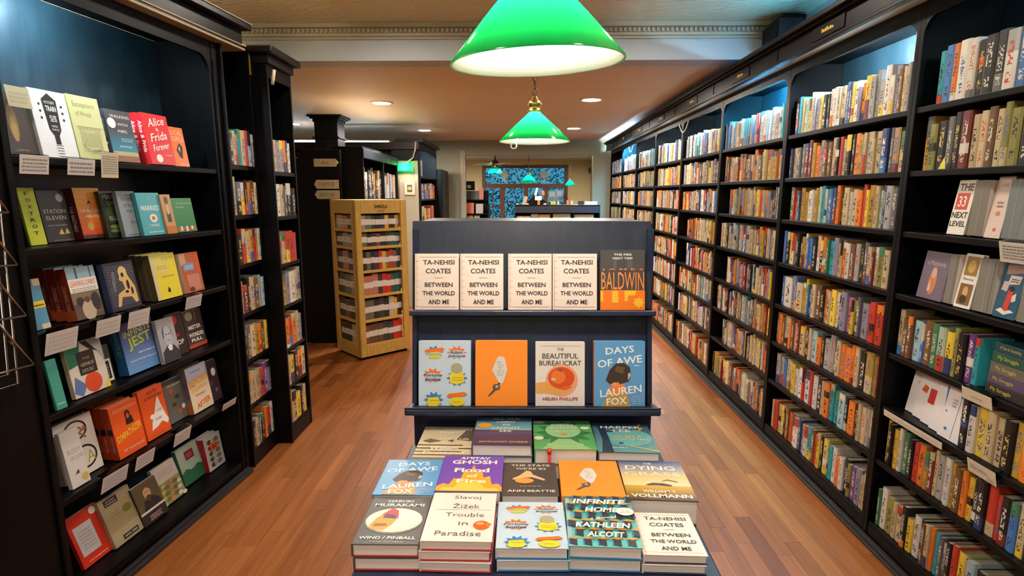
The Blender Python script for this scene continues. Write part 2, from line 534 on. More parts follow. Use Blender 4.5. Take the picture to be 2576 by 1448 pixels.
PAL = dict(
    w=((0.66, 0.63, 0.58), 'white'), c=((0.52, 0.41, 0.25), 'cream'), t=((0.36, 0.23, 0.11), 'tan'), k=((0.010, 0.010, 0.011), 'black'), g=((0.12, 0.12, 0.125), 'grey'),
    s=((0.34, 0.34, 0.34), 'silver-grey'), r=((0.50, 0.04, 0.02), 'red'), m=((0.18, 0.025, 0.025), 'maroon'), o=((0.72, 0.19, 0.025), 'orange'), y=((0.74, 0.52, 0.05), 'yellow'),
    u=((0.44, 0.26, 0.035), 'ochre'), n=((0.025, 0.045, 0.15), 'navy'), b=((0.05, 0.17, 0.46), 'blue'), l=((0.33, 0.52, 0.60), 'pale blue'), q=((0.02, 0.30, 0.36), 'teal'),
    e=((0.05, 0.20, 0.09), 'green'), v=((0.26, 0.24, 0.06), 'olive'), p=((0.14, 0.05, 0.20), 'purple'), i=((0.60, 0.16, 0.30), 'pink'), h=((0.16, 0.075, 0.03), 'brown'),
    z=((0.38, 0.50, 0.40), 'mint'), a=((0.26, 0.25, 0.34), 'lavender'))
INKS = dict(light=(0.7, 0.66, 0.58), dark=(0.02, 0.02, 0.022), red=(0.5, 0.05, 0.03), gold=(0.6, 0.42, 0.1), blue=(0.05, 0.12, 0.35))
def spine_book(mb, x, y, z, w, h, d, code, rr, T=None):
    """one spine-out book into mb: spine faces -y, rounded, with a recessed page block on top"""
    col = PAL[code][0]
    j = 0.85 + rr.random() * 0.3
    col = tuple(min(1, c * j) for c in col)
    lum = 0.3 * col[0] + 0.6 * col[1] + 0.1 * col[2]
    ink = INKS['light'] if lum < 0.16 else (INKS['dark'] if rr.random() < 0.62 else INKS[rr.choice(['red', 'blue', 'dark'])])
    if lum < 0.06 and rr.random() < 0.3: ink = INKS['gold']
    seed = rr.random()
    sd = (seed, h / w)
    e = min(0.004, w * 0.2)
    sec = [(0, d), (0, e), (w * 0.22, 0), (w * 0.78, 0), (w, e), (w, d)]
    # bands along the spine
    cuts = [0.0, 1.0]; cols = [col]
    q = rr.random()
    if q < 0.16:
        c2 = PAL[rr.choice('kwcorngymb')][0]; a = 0.12 + rr.random() * 0.35
        cuts = [0.0, a, 1.0]; cols = [c2, col] 
    elif q < 0.32:
        c2 = PAL[rr.choice('kwcorngyse')][0]; a = 0.55 + rr.random() * 0.3
        cuts = [0.0, a, 1.0]; cols = [col, c2]
    elif q < 0.42:
        c2 = PAL[rr.choice('kwcrn')][0]; a = 0.1 + rr.random() * 0.5
        cuts = [0.0, a, a + 0.18, 1.0]; cols = [col, c2, col]
    def P(p, zz):
        v = Vector((x + p[0], y + p[1], z + zz))
        return tuple(T @ v) if T is not None else tuple(v)
    for i in range(5):
        a, b = sec[i], sec[i + 1]
        if i in (0, 4):
            mb.face([P(a, 0), P(b, 0), P(b, h), P(a, h)], 0, col)
        else:
            u0, u1 = a[0] / w, b[0] / w
            for k in range(len(cols)):
                z0, z1 = cuts[k], cuts[k + 1]
                mb.face([P(a, z0 * h), P(b, z0 * h), P(b, z1 * h), P(a, z1 * h)], 0, cols[k], ink, [(u0, z0), (u1, z0), (u1, z1), (u0, z1)], sd)
    i = min(0.0016, w * 0.15)
    pg = [(i, d - 0.001), (i, e + i), (w * 0.25, i * 1.2), (w * 0.75, i * 1.2), (w - i, e + i), (w - i, d - 0.001)]
    hb = 0.003
    pc = (0.40, 0.34, 0.26)
    for k in range(6):
        a, b = sec[k], sec[(k + 1) % 6]; c, dd = pg[k], pg[(k + 1) % 6]
        if k < 5: mb.face([P(a, h), P(b, h), P(dd, h - 0.0), P(c, h - 0.0)], 0, col)
    mb.face([P(p, h - hb) for p in pg], 0, pc)
    mb.face([P(p, 0.0) for p in reversed(sec)], 0, pc)
    mb.face([P(sec[5], 0), P(sec[0], 0), P(sec[0], h - hb), P(sec[5], h - hb)], 0, pc)
    return PAL[code][1]

# ------------------------------------------------------------------ room shell
def struct(name, mb, mats, label=None, bevel=0.0, parent=None):
    o = mb.build(name, mats, parent, bevel)
    if parent is None: o['kind'] = 'structure'
    if label: o['label'] = label
    return o
CH, CL = 3.02, 2.75          # high ceiling over the front of the shop, low ceiling behind the beam
YB = 4.60                    # beam face
fl = struct('floor', MB().box(-4.6, 2.3, -1.8, 15.2, -0.06, -0.014), M['subfloor'], 'warm brown strip-oak floor running the length of the shop')
rr = random.Random(5)
cand = []
PW = 0.082
x = -4.5
while x < 2.2:
    y = -1.7 + rr.random() * -0.8
    while y < 15.0:
        ln = 0.35 + rr.random() * 0.95
        cand.append((x, max(y, -1.75), min(y + ln, 15.1)))
        y += ln
    x += PW
def plank_weight(p):
    x, y0, y1 = p
    yc = (y0 + y1) / 2
    inv = ((-1.8 < x < -0.45) or (0.42 < x < 1.75)) and 1.9 < yc < 8.5 or (-1.8 < x < 1.7 and 4.0 < yc < 8)
    return (0 if inv else 1, yc)
cand.sort(key=plank_weight)
pmesh = {}
rest = MB()
for i, (x, y0, y1) in enumerate(cand):
    dz = rr.random() * 0.0008
    if i < 300:
        q = max(1, round((y1 - y0) / 0.1)) * 0.1
        key = round(q, 2)
        if key not in pmesh:
            pmesh[key] = MB().box(0.0005, PW - 0.0005, 0.0005, key - 0.0005, -0.014, 0.0).data('plank', M['floor'])
        o = bpy.data.objects.new('plank', pmesh[key])
        COL.objects.link(o); o.parent = fl
        o.location = (x, y0, dz - 0.0008); o.scale = (1, (y1 - y0) / key, 1)
    else:
        rest.box(x + 0.0005, x + PW - 0.0005, y0 + 0.0005, y1 - 0.0005, -0.014, dz - 0.0008)
tag(rest.build('planks', M['floor'], fl), kind='stuff')

struct('ceiling', MB().box(-2.4, 2.3, -1.8, YB, CH, CH + 0.08), M['tin'], 'pressed tin ceiling over the front of the shop')
lowc = MB().box(-4.6, 2.3, YB + 0.2, 11.3, CL, CL + 0.08)
struct('ceiling_low', lowc, M['ceil'], 'lower tan plaster ceiling behind the beam')
struct('beam', MB().box(-4.6, 2.3, YB - 0.02, YB + 0.2, CL, CH + 0.08), M['beam'], 'white painted beam between the high and low ceilings')
cr = MB()
for z0, z1, p in ((2.905, 2.925, 0.016), (2.925, 2.945, 0.034), (2.945, 2.985, 0.026), (2.985, 3.02, 0.055)):
    cr.box(-2.25, 2.1, YB - 0.02 - p, YB - 0.02, z0, z1)
x = -2.2
while x < 2.05:
    cr.box(x, x + 0.02, YB - 0.062, YB - 0.04, 2.95, 2.98); x += 0.036
struct('trim_1', cr, M['crown'], 'cream beaded crown moulding along the top of the beam', 0.003)
struct('wall_right', MB().box(2.1, 2.3, -1.8, 11.2, 0, CH + 0.08), M['beam'], 'pale wall behind the long run of bookcases')
struct('wall_left', MB().box(-2.45, -2.25, -1.8, 4.3, 0, CH + 0.08), M['wallb'])
struct('wall_alcove', MB().box(-4.6, -2.25, 4.1, 4.3, 0, CH + 0.08), M['wallb'])
struct('wall_alcove_side', MB().box(-4.7, -4.5, 4.1, 11.3, 0, CL + 0.08), M['wallb'])
struct('wall_front', MB().box(-2.45, 2.3, -2.0, -1.8, 0, CH + 0.08), M['wallb'])
# far wall with its wide opening into the front room
fw = MB()
fw.box(-4.7, -1.10, 11.2, 11.36, 0, CL + 0.08)
fw.box(1.42, 2.3, 11.2, 11.36, 0, CL + 0.08)
fw.box(-1.10, 1.42, 11.2, 11.36, 2.47, CL + 0.08)
struct('wall_far', fw, M['wallg'], 'sage green wall with a wide opening into the front room')
tr = MB()
tr.box(-1.20, -1.10, 11.17, 11.20, 0, 2.56); tr.box(-1.17, -1.13, 11.15, 11.17, 0, 2.53)
struct('trim_2', tr, M['wallb'], 'beige casing at the side of the far opening', 0.004)
# front room
struct('ceiling_front_room', MB().box(-3.2, 3.0, 11.36, 15.3, 2.60, 2.68), M['beam'])
struct('wall_front_room_left', MB().box(-2.4, -2.2, 11.36, 15.2, 0, 2.68), M['wallb'])
struct('wall_front_room_right', MB().box(2.3, 2.5, 11.36, 15.2, 0, 2.68), M['wallb'])
wf = MB()
wf.box(-2.4, -1.03, 15.0, 15.2, 0, 2.68); wf.box(1.25, 2.5, 15.0, 15.2, 0, 2.68); wf.box(-1.03, 1.25, 15.0, 15.2, 2.47, 2.68)
struct('wall_shopfront', wf, plaster('straw_wall', (0.50, 0.42, 0.22), 0.7, 0.006, 3.0))
# shop window: transom over a door and its side lights
wn = tag(bpy.data.objects.new('window_1', None), 'red-brown framed shopfront window with transom and glazed door', None, None, 'structure')
COL.objects.link(wn); wn.location = (0, 15.05, 0)
f = MB()
for x0, x1 in ((-1.03, -0.94), (1.16, 1.25)): f.box(x0, x1, -0.06, 0.06, 0, 2.47)
f.box(-0.94, 1.16, -0.06, 0.06, 2.39, 2.47); f.box(-0.94, 1.16, -0.06, 0.06, 1.87, 1.98)
for x0, x1 in ((-0.55, -0.43), (0.09, 0.2), (0.62, 0.72)): f.box(x0, x1, -0.05, 0.05, 0, 1.87)
f.box(-0.94, 1.16, -0.05, 0.05, 0, 0.3)
f.build('window_frame', M['doorwood'], wn, 0.006)
f = MB()
f.box(-0.76, -0.735, -0.02, 0.02, 0.3, 1.87)
for z in (0.85, 1.36): f.box(-0.94, -0.55, -0.02, 0.02, z, z + 0.025)
f.build('glazing_bar', M['doorwood'], wn)
for x0, x1, z0, z1 in ((-0.94, 1.16, 1.98, 2.39), (-0.94, -0.55, 0.3, 1.87), (-0.43, 0.09, 0.3, 1.87), (0.2, 0.62, 0.3, 1.87), (0.72, 1.16, 0.3, 1.87)):
    MB().box(x0, x1, -0.004, 0.004, z0, z1).build('pane', M['glass'], wn)
for i, x in enumerate((-0.43, 0.62)):
    mb = MB()
    mb.lathe([(0.0, 0.0), (0.095, 0.0), (0.105, 0.006), (0.095, 0.012), (0.0, 0.012)], 20)
    o = mb.build('medallion', plain('etched_glass_%d' % i, (0.42, 0.47, 0.44), 0.4), wn)
    o.rotation_euler = (R(90), 0, 0); o.location = (x, -0.03, 2.22)
    mb = MB().box(x - 0.012, x + 0.012, -0.04, -0.028, 2.02, 2.12); mb.box(x - 0.06, x + 0.06, -0.04, -0.028, 2.06, 2.075)
    mb.build('medallion_stem', M['trimwhite'], wn)
# leaves outside the shop window
lv = MB(); rr = random.Random(3)
for i in range(9000):
    c = Vector((rr.uniform(-3.2, 3.4), rr.uniform(15.9, 19.5), rr.uniform(-0.1, 4.2)))
    a = Vector((rr.uniform(-1, 1), rr.uniform(-1, 1), rr.uniform(-1, 1))).normalized() * rr.uniform(0.03, 0.075)
    b = a.orthogonal().normalized() * rr.uniform(0.018, 0.04)
    lv.face([c - a, c - b, c + a, c + b])
tag(lv.build('foliage', M['leaf']), 'blue-green street foliage outside the shopfront window', 'foliage', None, 'stuff')
tr_ = MB(); tr_.tube([(-1.6, 17.4, -0.2), (-1.5, 17.2, 1.6), (-1.2, 17.0, 3.4)], 0.09, 8); tr_.tube([(1.7, 17.8, -0.2), (1.8, 17.6, 1.8), (1.5, 17.2, 3.5)], 0.1, 8)
struct('ground', MB().box(-6, 6, 15.2, 20, -0.2, -0.06), plain('pavement', (0.2, 0.24, 0.27), 0.8), 'pavement outside the shop window')

# recessed lights
def downlight(x, y, z, label, r=0.1, lens='down'):
    t = thing('recessed_light', label, 'ceiling light', Matrix.Translation((x, y, z)), 'recessed ceiling lights')
    MB().lathe([(r + 0.035, 0.0), (r + 0.033, -0.008), (r, -0.010), (r - 0.012, 0.0)], 28).build('trim_ring', M['trimwhite'], t, smooth=True)
    MB().lathe([(0.001, -0.004), (r - 0.012, -0.004)], 28).build('lens', M[lens], t)
downlight(-1.60, 6.60, CL, 'recessed ceiling light over the wooden notebook tower')
downlight(0.78, 6.42, CL, 'recessed ceiling light near the beam, on the long wall side')
downlight(-1.58, 9.38, CL, 'recessed ceiling light in front of the dark alcove cases')
downlight(0.84, 9.15, CL, 'recessed ceiling light near the far wall, on the long wall side')
downlight(-3.40, 9.0 - 0.5, CL, 'recessed ceiling light beside the square dark column')
for x, y, lb in ((-1.0, 2.6, 'over the face-out case'), (1.05, 2.9, 'over the second bay of the long wall'), (-0.95, 3.75, 'before the beam on the narrow case side'), (0.95, 3.75, 'before the beam on the long wall side'), (-0.95, 0.6, 'before the wire rack'), (0.9, 0.7, 'before the nearest bay'), (-0.9, -1.0, 'at the street end on the wire rack side'), (0.9, -1.0, 'at the street end on the long wall side')):
    downlight(x, y, CH, 'added unseen fill light in the tin ceiling ' + lb, lens='front')  # all out of view, added to light the cases, tower and floor

# pendants
def pendant(x, y, zr, d, h, zc, label, tilt=(0, 0), green=None, chain=True):
    t = thing('pendant_lamp', label, 'lamp', Matrix.Translation((x, y, zr)) @ Matrix.Rotation(R(tilt[0]), 4, 'X') @ Matrix.Rotation(R(tilt[1]), 4, 'Y'), 'green glass pendants down the aisle')
    r = d / 2; rt = 0.036
    MB().lathe([(r, 0.0), (r * 0.995, 0.004), (rt + (r - rt) * 0.5, h * 0.5 + 0.004), (rt, h), (rt * 0.7, h + 0.006)], 56).build('shade', green or M['green_glass'], t, smooth=True)
    sl = MB().lathe([(r, 0.0), (r - 0.006, 0.001), (rt + (r - rt) * 0.5 - 0.006, h * 0.5), (rt - 0.004, h - 0.004)], 56)
    sl.build('shade_lining', M['white_glass'], t, smooth=True)
    s = d / 0.39
    MB().lathe([(0.004, h + 0.004), (0.036 * s, h + 0.004), (0.040 * s, h + 0.012), (0.030 * s, h + 0.022), (0.026 * s, h + 0.034), (0.036 * s, h + 0.040), (0.036 * s, h + 0.056), (0.020 * s, h + 0.070), (0.012 * s, h + 0.086), (0.006, h + 0.094), (0.0, h + 0.094)], 24).build('fitting', M['brass'], t, smooth=True)
    MB().lathe([(0.001, h * 0.30), (0.018, h * 0.33), (0.029, h * 0.44), (0.028, h * 0.56), (0.016, h * 0.68), (0.012, h * 0.8), (0.001, h * 0.8)], 16).build('bulb', M['bulb'], t, smooth=True)
    if chain:
        z = h + 0.09
        ch = bpy.data.objects.new('chain', None); ch.parent = t; COL.objects.link(ch)
        ln = 0.052
        lm = MB().tube([(0.011 * math.cos(a) , 0, 0.022 * math.sin(a)) for a in [2 * PI * k / 10 for k in range(10)]], 0.0032, 6, closed=True).data('link', M['bronze'], True)
        top = zc - zr
        k = 0
        while z < top - 0.03:
            o = bpy.data.objects.new('link', lm); COL.objects.link(o); o.parent = ch
            o.location = (0, 0, z + 0.02); o.rotation_euler = (0, 0, R(90 * (k % 2) + 20)); z += 0.037; k += 1
    else:
        MB().tube([(0, 0, h + 0.09), (0, 0, zc - zr - 0.02)], 0.006, 6).build('rod', M['bronze'], t)
    MB().lathe([(0.0, zc - zr - 0.028), (0.03, zc - zr - 0.026), (0.055, zc - zr - 0.008), (0.057, zc - zr - 0.0005), (0.0, zc - zr - 0.0005)], 20).build('ceiling_rose', M['brass'], t, smooth=True)
    return t
pendant(0.036, 1.29, 2.003, 0.385, 0.178, CH, 'large green glass pendant lamp hanging nearest, over the stacked books', (3.0, -2.2))
p2 = pendant(0.075, 3.13, 2.000, 0.388, 0.150, CH, 'green glass pendant lamp on a chain, second along the aisle')
MB().tube([(-0.115 + 0.016 * math.cos(a), -0.02, -0.022 + 0.016 * math.sin(a)) for a in [2 * PI * k / 14 for k in range(14)]], 0.0035, 6, closed=True).build('pull_ring', M['trimwhite'], p2)
MB().tube([(-0.115, -0.02, 0.02), (-0.115, -0.02, -0.008)], 0.002, 5).build('pull_cord', M['trimwhite'], p2)
pendant(0.03, -0.55, 2.0, 0.388, 0.16, CH, 'added green glass pendant lamp, unseen behind the camera')  # pendant row continued out of view to add fill light
tealg = translucent('teal_glass', (0.0, 0.30, 0.17), 0.7, 0.15)
pendant(0.18, 12.7, 1.965, 0.40, 0.17, 2.60, 'teal green pendant lamp in the front room before the transom', (0, 0), tealg, False)
pendant(1.22, 14.0, 1.915, 0.28, 0.13, 2.60, 'small teal pendant lamp at the end of the transom window', (0, 0), tealg, False)

# ------------------------------------------------------------------ bookcases
def bookcase(label, mw, w, depth, shelves, top, arch=None, kick=0.10, stile=0.025, back=None, wood=None, group=None, r=0.07, thick=0.026, topz=None, name='bookcase', cat='bookcase', head=True):
    """local frame: x along the face, y inwards, z up; shelves = heights of the shelf tops (the last is the floor of the case)"""
    t = thing(name, label, cat, mw, group)
    wood = wood or B1
    MB().box(0, w, depth - 0.012, depth, 0.0, top).build('back_panel', back or B2, t)
    for x0 in (0.0, w - stile):
        MB().box(x0, x0 + stile, 0.0, depth - 0.012, 0.0, top).build('side_panel', wood, t, 0.002)
    sm = MB().box(stile, w - stile, 0.006, depth - 0.012, -thick, 0.0).data('shelf', wood)
    for z in shelves:
        o = bpy.data.objects.new('shelf', sm); COL.objects.link(o); o.parent = t; o.location = (0, 0, z)
        bv = o.modifiers.new('bevel', 'BEVEL'); bv.width = 0.003; bv.segments = 2
    MB().box(stile, w - stile, 0.004, 0.02, 0.0, shelves[-1] - thick).build('kick_board', B3, t, 0.002)
    if head:
        MB().box(0, w, 0.0, depth - 0.012, top, top + 0.02).build('top_board', wood, t, 0.002)
    if arch:
        hb = MB()
        hb.box(stile, w - stile, 0.001, 0.02, arch, top)
        for sx in (0, 1):
            pts = [(0, arch), (0, arch - r)] + [(r - r * math.cos(a), arch - r + r * math.sin(a)) for a in [PI / 2 * k / 6 for k in range(1, 7)]]
            pts = [((stile + p[0]) if sx == 0 else (w - stile - p[0]), p[1]) for p in pts]
            hb.prism(pts, 0.001, 0.02, 'y')
        hb.build('arched_header', wood, t)
    return t
RS = [2.095, 1.82, 1.55, 1.262, 0.975, 0.71, 0.435, 0.10]
BAYW = 1.206
Y0 = 2.61                      # upright between the two nearest bays
bayname = ['nearest bay', 'second bay', 'third bay', 'fourth bay', 'fifth bay', 'sixth bay', 'seventh bay', 'eighth bay']
bays = []
for i in range(8):
    yf = Y0 + BAYW * i
    bookcase('black bookcase of the long wall, ' + bayname[i] + ' from the camera end', frame(1.75, yf, 0, -90), BAYW, 0.34, RS, 2.545, 2.47, stile=0.024, group='long wall bookcases')
    bays.append(yf)
# base strip, cornice and lights of the long wall
yn, yf = Y0 - BAYW, Y0 + BAYW * 7
bs = MB().box(1.722, 1.749, yn, yf, 0.0, 0.03); bs.box(1.708, 1.722, yn, yf, 0.0, 0.016)
struct('baseboard_right', bs, M['strip'], 'black rubber kick strip along the long bookcase wall', 0.004)
tc = tag(bpy.data.objects.new('trim_3', None), 'dark cornice with small gilt section plates along the long bookcase wall', None, None, 'structure')
COL.objects.link(tc)
cn = MB()
cn.box(1.66, 1.68, yn, yf, 2.535, 2.68); cn.box(1.645, 1.66, yn, yf, 2.535, 2.556); cn.box(1.63, 1.66, yn, yf, 2.645, 2.66)
cn.box(1.605, 1.68, yn, yf, 2.66, 2.69)
cn.build('cornice_board', B3, tc, 0.004)
MB().box(1.682, 1.749, yn, yf, 2.54, 2.55).build('soffit_board', M['soffit'], tc)
for i in range(8):
    y = bays[i] - BAYW * 0.5
    MB().box(1.654, 1.659, y - 0.16, y + 0.16, 2.565, 2.635).build('section_plate', B3, tc, 0.002)
    g = MB(); rr = random.Random(i); yy = y + 0.055
    while yy > y - 0.055:
        w = 0.006 + rr.random() * 0.012
        g.box(1.652, 1.6545, yy - w, yy, 2.59, 2.59 + 0.012 + rr.random() * 0.012); yy -= w + 0.005
    g.build('gilt_lettering', M['gold'], tc)
    MB().box(1.655, 1.66, bays[i] - 0.008, bays[i] + 0.008, 2.556, 2.645).build('joint_cover', B1, tc)

def tube_light(p0, p1, mat, label, group='fluorescent tubes'):
    t = thing('fluorescent_tube', label, 'tube light', None, group)
    a, b = Vector(p0), Vector(p1)
    dn = (b - a).normalized()
    MB().tube([a, b], 0.013, 10).build('tube', mat, t, smooth=True)
    for q, s in ((a, -1), (b, 1)): MB().tube([q, q + dn * 0.03 * s], 0.016, 10).build('end_cap', M['trimwhite'], t)
    up = Vector((0, 0, 0.022))
    MB().tube([a + up, b + up], 0.013, 4).build('batten', M['trimwhite'], t)
    return t
for i, (f0, f1, mt) in enumerate(((0.10, 0.30, 'tube_cool'), (0.22, 0.66, 'tube_cool'), (0.04, 0.56, 'tube_cyan'), (0.2, 0.5, 'tube_cool'), (0.2, 0.6, 'tube_cool'), (0.2, 0.6, 'tube_cool'), (0.1, 0.9, 'tube_cyan'))):
    y0 = bays[i] - BAYW
    tube_light((1.786, y0 + 0.05 + BAYW * f0, 2.505), (1.786, y0 + BAYW * f1, 2.505), M[mt], 'slim fluorescent tube behind the arched header of the ' + bayname[i])
tube_light((1.95, 3.5, 2.60), (1.95, 4.1, 2.60), emis('cyan_cove_tube', CYAN, 40.0), 'cyan tube on top of the long wall cases before the beam')
tube_light((1.95, 1.5, 2.60), (1.95, 2.9, 2.60), M['cove'], 'added unseen warm tube on top of the nearest long wall bays')  # hidden tube, added to brighten the tin ceiling
tube_light((-2.02, 1.3, 2.62), (-1.98, 2.9, 2.62), M['cove'], 'added warm fill tube hidden on top of the face-out case')  # added out of sight, to warm the tin ceiling above
tube_light((1.9, 9.4, 2.60), (1.9, 10.8, 2.60), M['tube_cool'], 'cool tube on top of the long wall cornice at the far wall')
# drooping lamp leads
for i, (y, lab) in enumerate(((6.0, 'pale lamp lead looping out of the third bay header'), (8.9, 'pale lamp lead looping in the seventh bay'))):
    pts = [(1.745, y + 0.35 * k / 8, 2.47 - 0.10 * math.sin(PI * k / 8)) for k in range(9)]
    tag(MB().tube(pts, 0.006, 6).build('lamp_lead', M['cable'], smooth=True), lab, 'cable')
def uplight(name, loc, sx, sy, power, col, rot=(180, 0, 0)):
    l = bpy.data.lights.new(name, 'AREA'); l.shape = 'RECTANGLE'; l.size = sx; l.size_y = sy; l.energy = power; l.color = col
    o = bpy.data.objects.new(name, l); o.location = loc; o.rotation_euler = [R(a) for a in rot]; COL.objects.link(o)
uplight('ceiling_fill', (-2.0, 2.0, 2.73), 0.2, 2.6, 9.0, (1.0, 0.82, 0.55), (180, -35, 0))  # added area light brightening the high ceiling, no fixture there
uplight('ceiling_fill', (-1.95, 7.2, 2.27), 0.3, 1.7, 1.6, (1.0, 0.72, 0.42))  # added over the island case to warm the low ceiling
# loudspeaker in the corner by the beam
sp = thing('loudspeaker', 'black loudspeaker hung in the corner between beam and long wall', 'speaker')
MB().prism([(1.83, 2.74), (2.04, 2.74), (2.06, 3.0), (1.90, 3.0), (1.83, 2.93)], 4.30, 4.50, 'y').build('cabinet', M['black'], sp, 0.006)
MB().box(1.86, 2.03, 4.288, 4.299, 2.76, 2.97).build('grille', plain('speaker_cloth', (0.012, 0.012, 0.013), 0.9), sp)
MB().box(2.0, 2.1, 4.36, 4.44, 2.82, 2.88).build('bracket', M['bronze'], sp)

# ------------------------------------------------------------------ spine-out books
SHN = ['top shelf', 'second shelf', 'third shelf', 'fourth shelf', 'fifth shelf', 'sixth shelf', 'seventh shelf', 'bottom shelf']
def row(codes, mw, x0, x1, z, hr, place, group, seed, stuff=None, name='paperback', inset=(0.02, 0.035), dr=(0.12, 0.16), end='far upright', lean=0.0, wide=()):
    rr = random.Random(seed)
    ws = [rr.uniform(0.6, 1.4) * (2.4 if i in wide else 1.0) for i in range(len(codes))]
    k = (x1 - x0) / sum(ws)
    x = x0
    for i, c in enumerate(codes):
        w = ws[i] * k - 0.0008
        h = rr.uniform(*hr); d = rr.uniform(*dr); ins = rr.uniform(*inset)
        if rr.random() < 0.1: h *= 1.06
        if rr.random() < 0.12: h *= 0.9
        if stuff is not None:
            spine_book(stuff, x, ins, z + 0.001, w, h, d, c, rr, mw)
        else:
            mb = MB()
            cn_ = spine_book(mb, 0, 0, 0, w, h, d, c, rr)
            ln = lean if lean else (rr.uniform(0, 1.2) if rr.random() < 0.3 else 0)
            o = mb.build(name, M['spine'], None, 0, False, mw @ Matrix.Translation((x, ins, z + 0.001)))
            tag(o, '%s %s, %s from the %s, %s of the %s' % (cn_, 'book' if name != 'paperback' else 'paperback', ORD[i], end, place[0], place[1]), 'book', group)
        x += ws[i] * k
rowsB = ['knqczycaayzkkwwccbnywaoyssswwahcsm', 'nucggmmuoahhckrckkouccccngtc', 'eronuuwwcuzqwqbnokcwcoryucznsg', 'bkyrvkhuybbkckoeqatcowhskgcmcvcn', 'bwabcuybnchkocywkaiykgarrrk',
         'hohclohcmcukcloksshcooockuvr', 'ssbccywwrwrwkcoqqlkokccsc', 'crrcykohorwwnswqhrykyeqwowkvpacc']
gapB = [(0.05, 1.165), (0.045, 1.15), (0.09, 1.15), (0.06, 1.165), (0.06, 1.16), (0.05, 1.16), (0.09, 1.165), (0.07, 1.165)]
TOPH = (0.185, 0.235); RH = (0.184, 0.217)
bayB = frame(1.75, bays[1], 0, -90); bayA = frame(1.75, bays[0], 0, -90)
for i, rw in enumerate(rowsB):
    row(rw, bayB, *gapB[i], RS[i], TOPH if i == 0 else RH, (SHN[i], 'second bay'), 'books on the ' + SHN[i] + ' of the second bay', 40 + i, wide={6: (9,), 4: (1, 4), 2: ()}.get(i, ()))
# nearest bay: rows of spines
def rowA(i, codes, x0, x1, hr=RH, **kw):
    row(codes, bayA, x0, x1, RS[i], hr, (SHN[i], 'nearest bay'), 'books on the ' + SHN[i] + ' of the nearest bay', 60 + i, **kw)
rowA(0, 'qbowwkkkwbnaackw', 0.10, 0.76, (0.21, 0.24))
rowA(1, 'uvkgkmcchcvvkhecrrkcn', 0.06, 0.92, (0.20, 0.23))
rowA(4, 'chhlbhezyvkpq', 0.04, 0.50, (0.175, 0.205))
rowA(5, 'kwycckuosikqi', 0.47, 0.98, (0.19, 0.215))
rowA(6, 'ykuywekroumcswwuhoykkrrkbckrwpockc', 0.05, 1.02, (0.18, 0.21))
rowA(7, 'ewvcckywkhcoqgskryklkryekcwrkobkcw', 0.05, 1.08, (0.175, 0.205))
# everything farther along the wall, packed too densely to pick apart
far = MB(); rr = random.Random(99)
pool = ['wwwclasqnyzbwgwzk', 'cctouhmgkrcanyoqv', 'ctwcurokgyabnsztc', 'cwcotrkcyhugsecvc', 'cwctorkyumnczaghw', 'ccwtoukhrgyscqmcw', 'cwckortuwgyeshcnp', 'cctyworkhucgsmvwp']
for b in range(2, 8):
    fm = frame(1.75, bays[b], 0, -90)
    for i in range(8):
        n = rr.randint(25, 33)
        p_ = pool[i]
        if b in (2, 7) and i == 0: p_ = 'wwwlbbqlsnwcaqrl'
        row(''.join(rr.choice(p_) for _ in range(n)), fm, 0.03 + rr.random() * 0.05 + (0.2 if rr.random() < 0.12 else 0), 1.165, RS[i], TOPH if i == 0 else RH, None, None, 1000 + b * 10 + i, stuff=far)
tag(far.build('packed_books', M['spine']), 'tight rows of paperbacks filling the farther bays of the long wall', 'books', None, 'stuff')

# ---- face-out books and cards in the nearest bay
def onA(y): return bays[0] - y       # local x of a point at world y
def bookA(label, y0, y1, z, h, t, col, ops, ins=0.03, tilt=8, **kw):
    x0, x1 = onA(y0), onA(y1)
    mw = bayA @ Matrix.Translation((x0, ins, z + t * math.sin(R(tilt)) + 0.001)) @ Matrix.Rotation(R(-tilt), 4, 'X')
    return display_book(label, mw, x1 - x0, h, t, col, ops, **kw)
G1 = (0.20, 0.19, 0.165); G2 = (0.19, 0.22, 0.25)
bookA('white book with heavy black and red capitals, third shelf of the nearest bay', 2.352, 2.262, RS[2], 0.222, 0.03, W,
      [('t', 'THE', 0.5, 0.87, 0.8, 0.13, K, 0, 0.02), ('r', 0.1, 0.46, 0.8, 0.76, RED), ('t', '33', 0.45, 0.61, 0.45, 0.2, W, 0, 0.02), ('t', 'NEXT', 0.5, 0.36, 0.9, 0.11, K, 0, 0.02), ('t', 'LEVEL', 0.5, 0.2, 0.9, 0.1, K, 0, 0.02)], spine=W)
for k, (a, b, cl, lab) in enumerate(((2.245, 2.172, G1, 'olive-grey slipcase beside the white book with heavy capitals'), (2.085, 2.02, G2, 'blue-grey slipcase just past the pale pink book, third shelf'), (2.015, 1.93, (0.22, 0.24, 0.26), 'grey slipcase under the cream corner, third shelf of the nearest bay'))):
    bookA(lab, a, b, RS[2], 0.215, 0.12, cl, [('r', 0.5, 0.02, 0.56, 0.98, tuple(c * 1.5 for c in cl))], name='slipcase', hard=False, tilt=3)
bookA('pale pink book with small red print, third shelf of the nearest bay', 2.163, 2.093, RS[2], 0.232, 0.025, (0.72, 0.58, 0.54), [('t', 'LOVE', 0.5, 0.86, 0.4, 0.05, (0.2, 0.1, 0.1)), ('l', 0.3, 0.5, 0.7, 0.62, 2, (0.3, 0.15, 0.1)), ('e', 0.5, 0.4, 0.14, 0.04, (0.6, 0.2, 0.12)), ('e', 0.55, 0.14, 0.1, 0.03, (0.6, 0.15, 0.1))], spine=(0.72, 0.6, 0.55))
bookA('cream book standing behind the grey slipcase, third shelf', 1.925, 1.83, RS[2], 0.225, 0.03, (0.66, 0.56, 0.36), [])
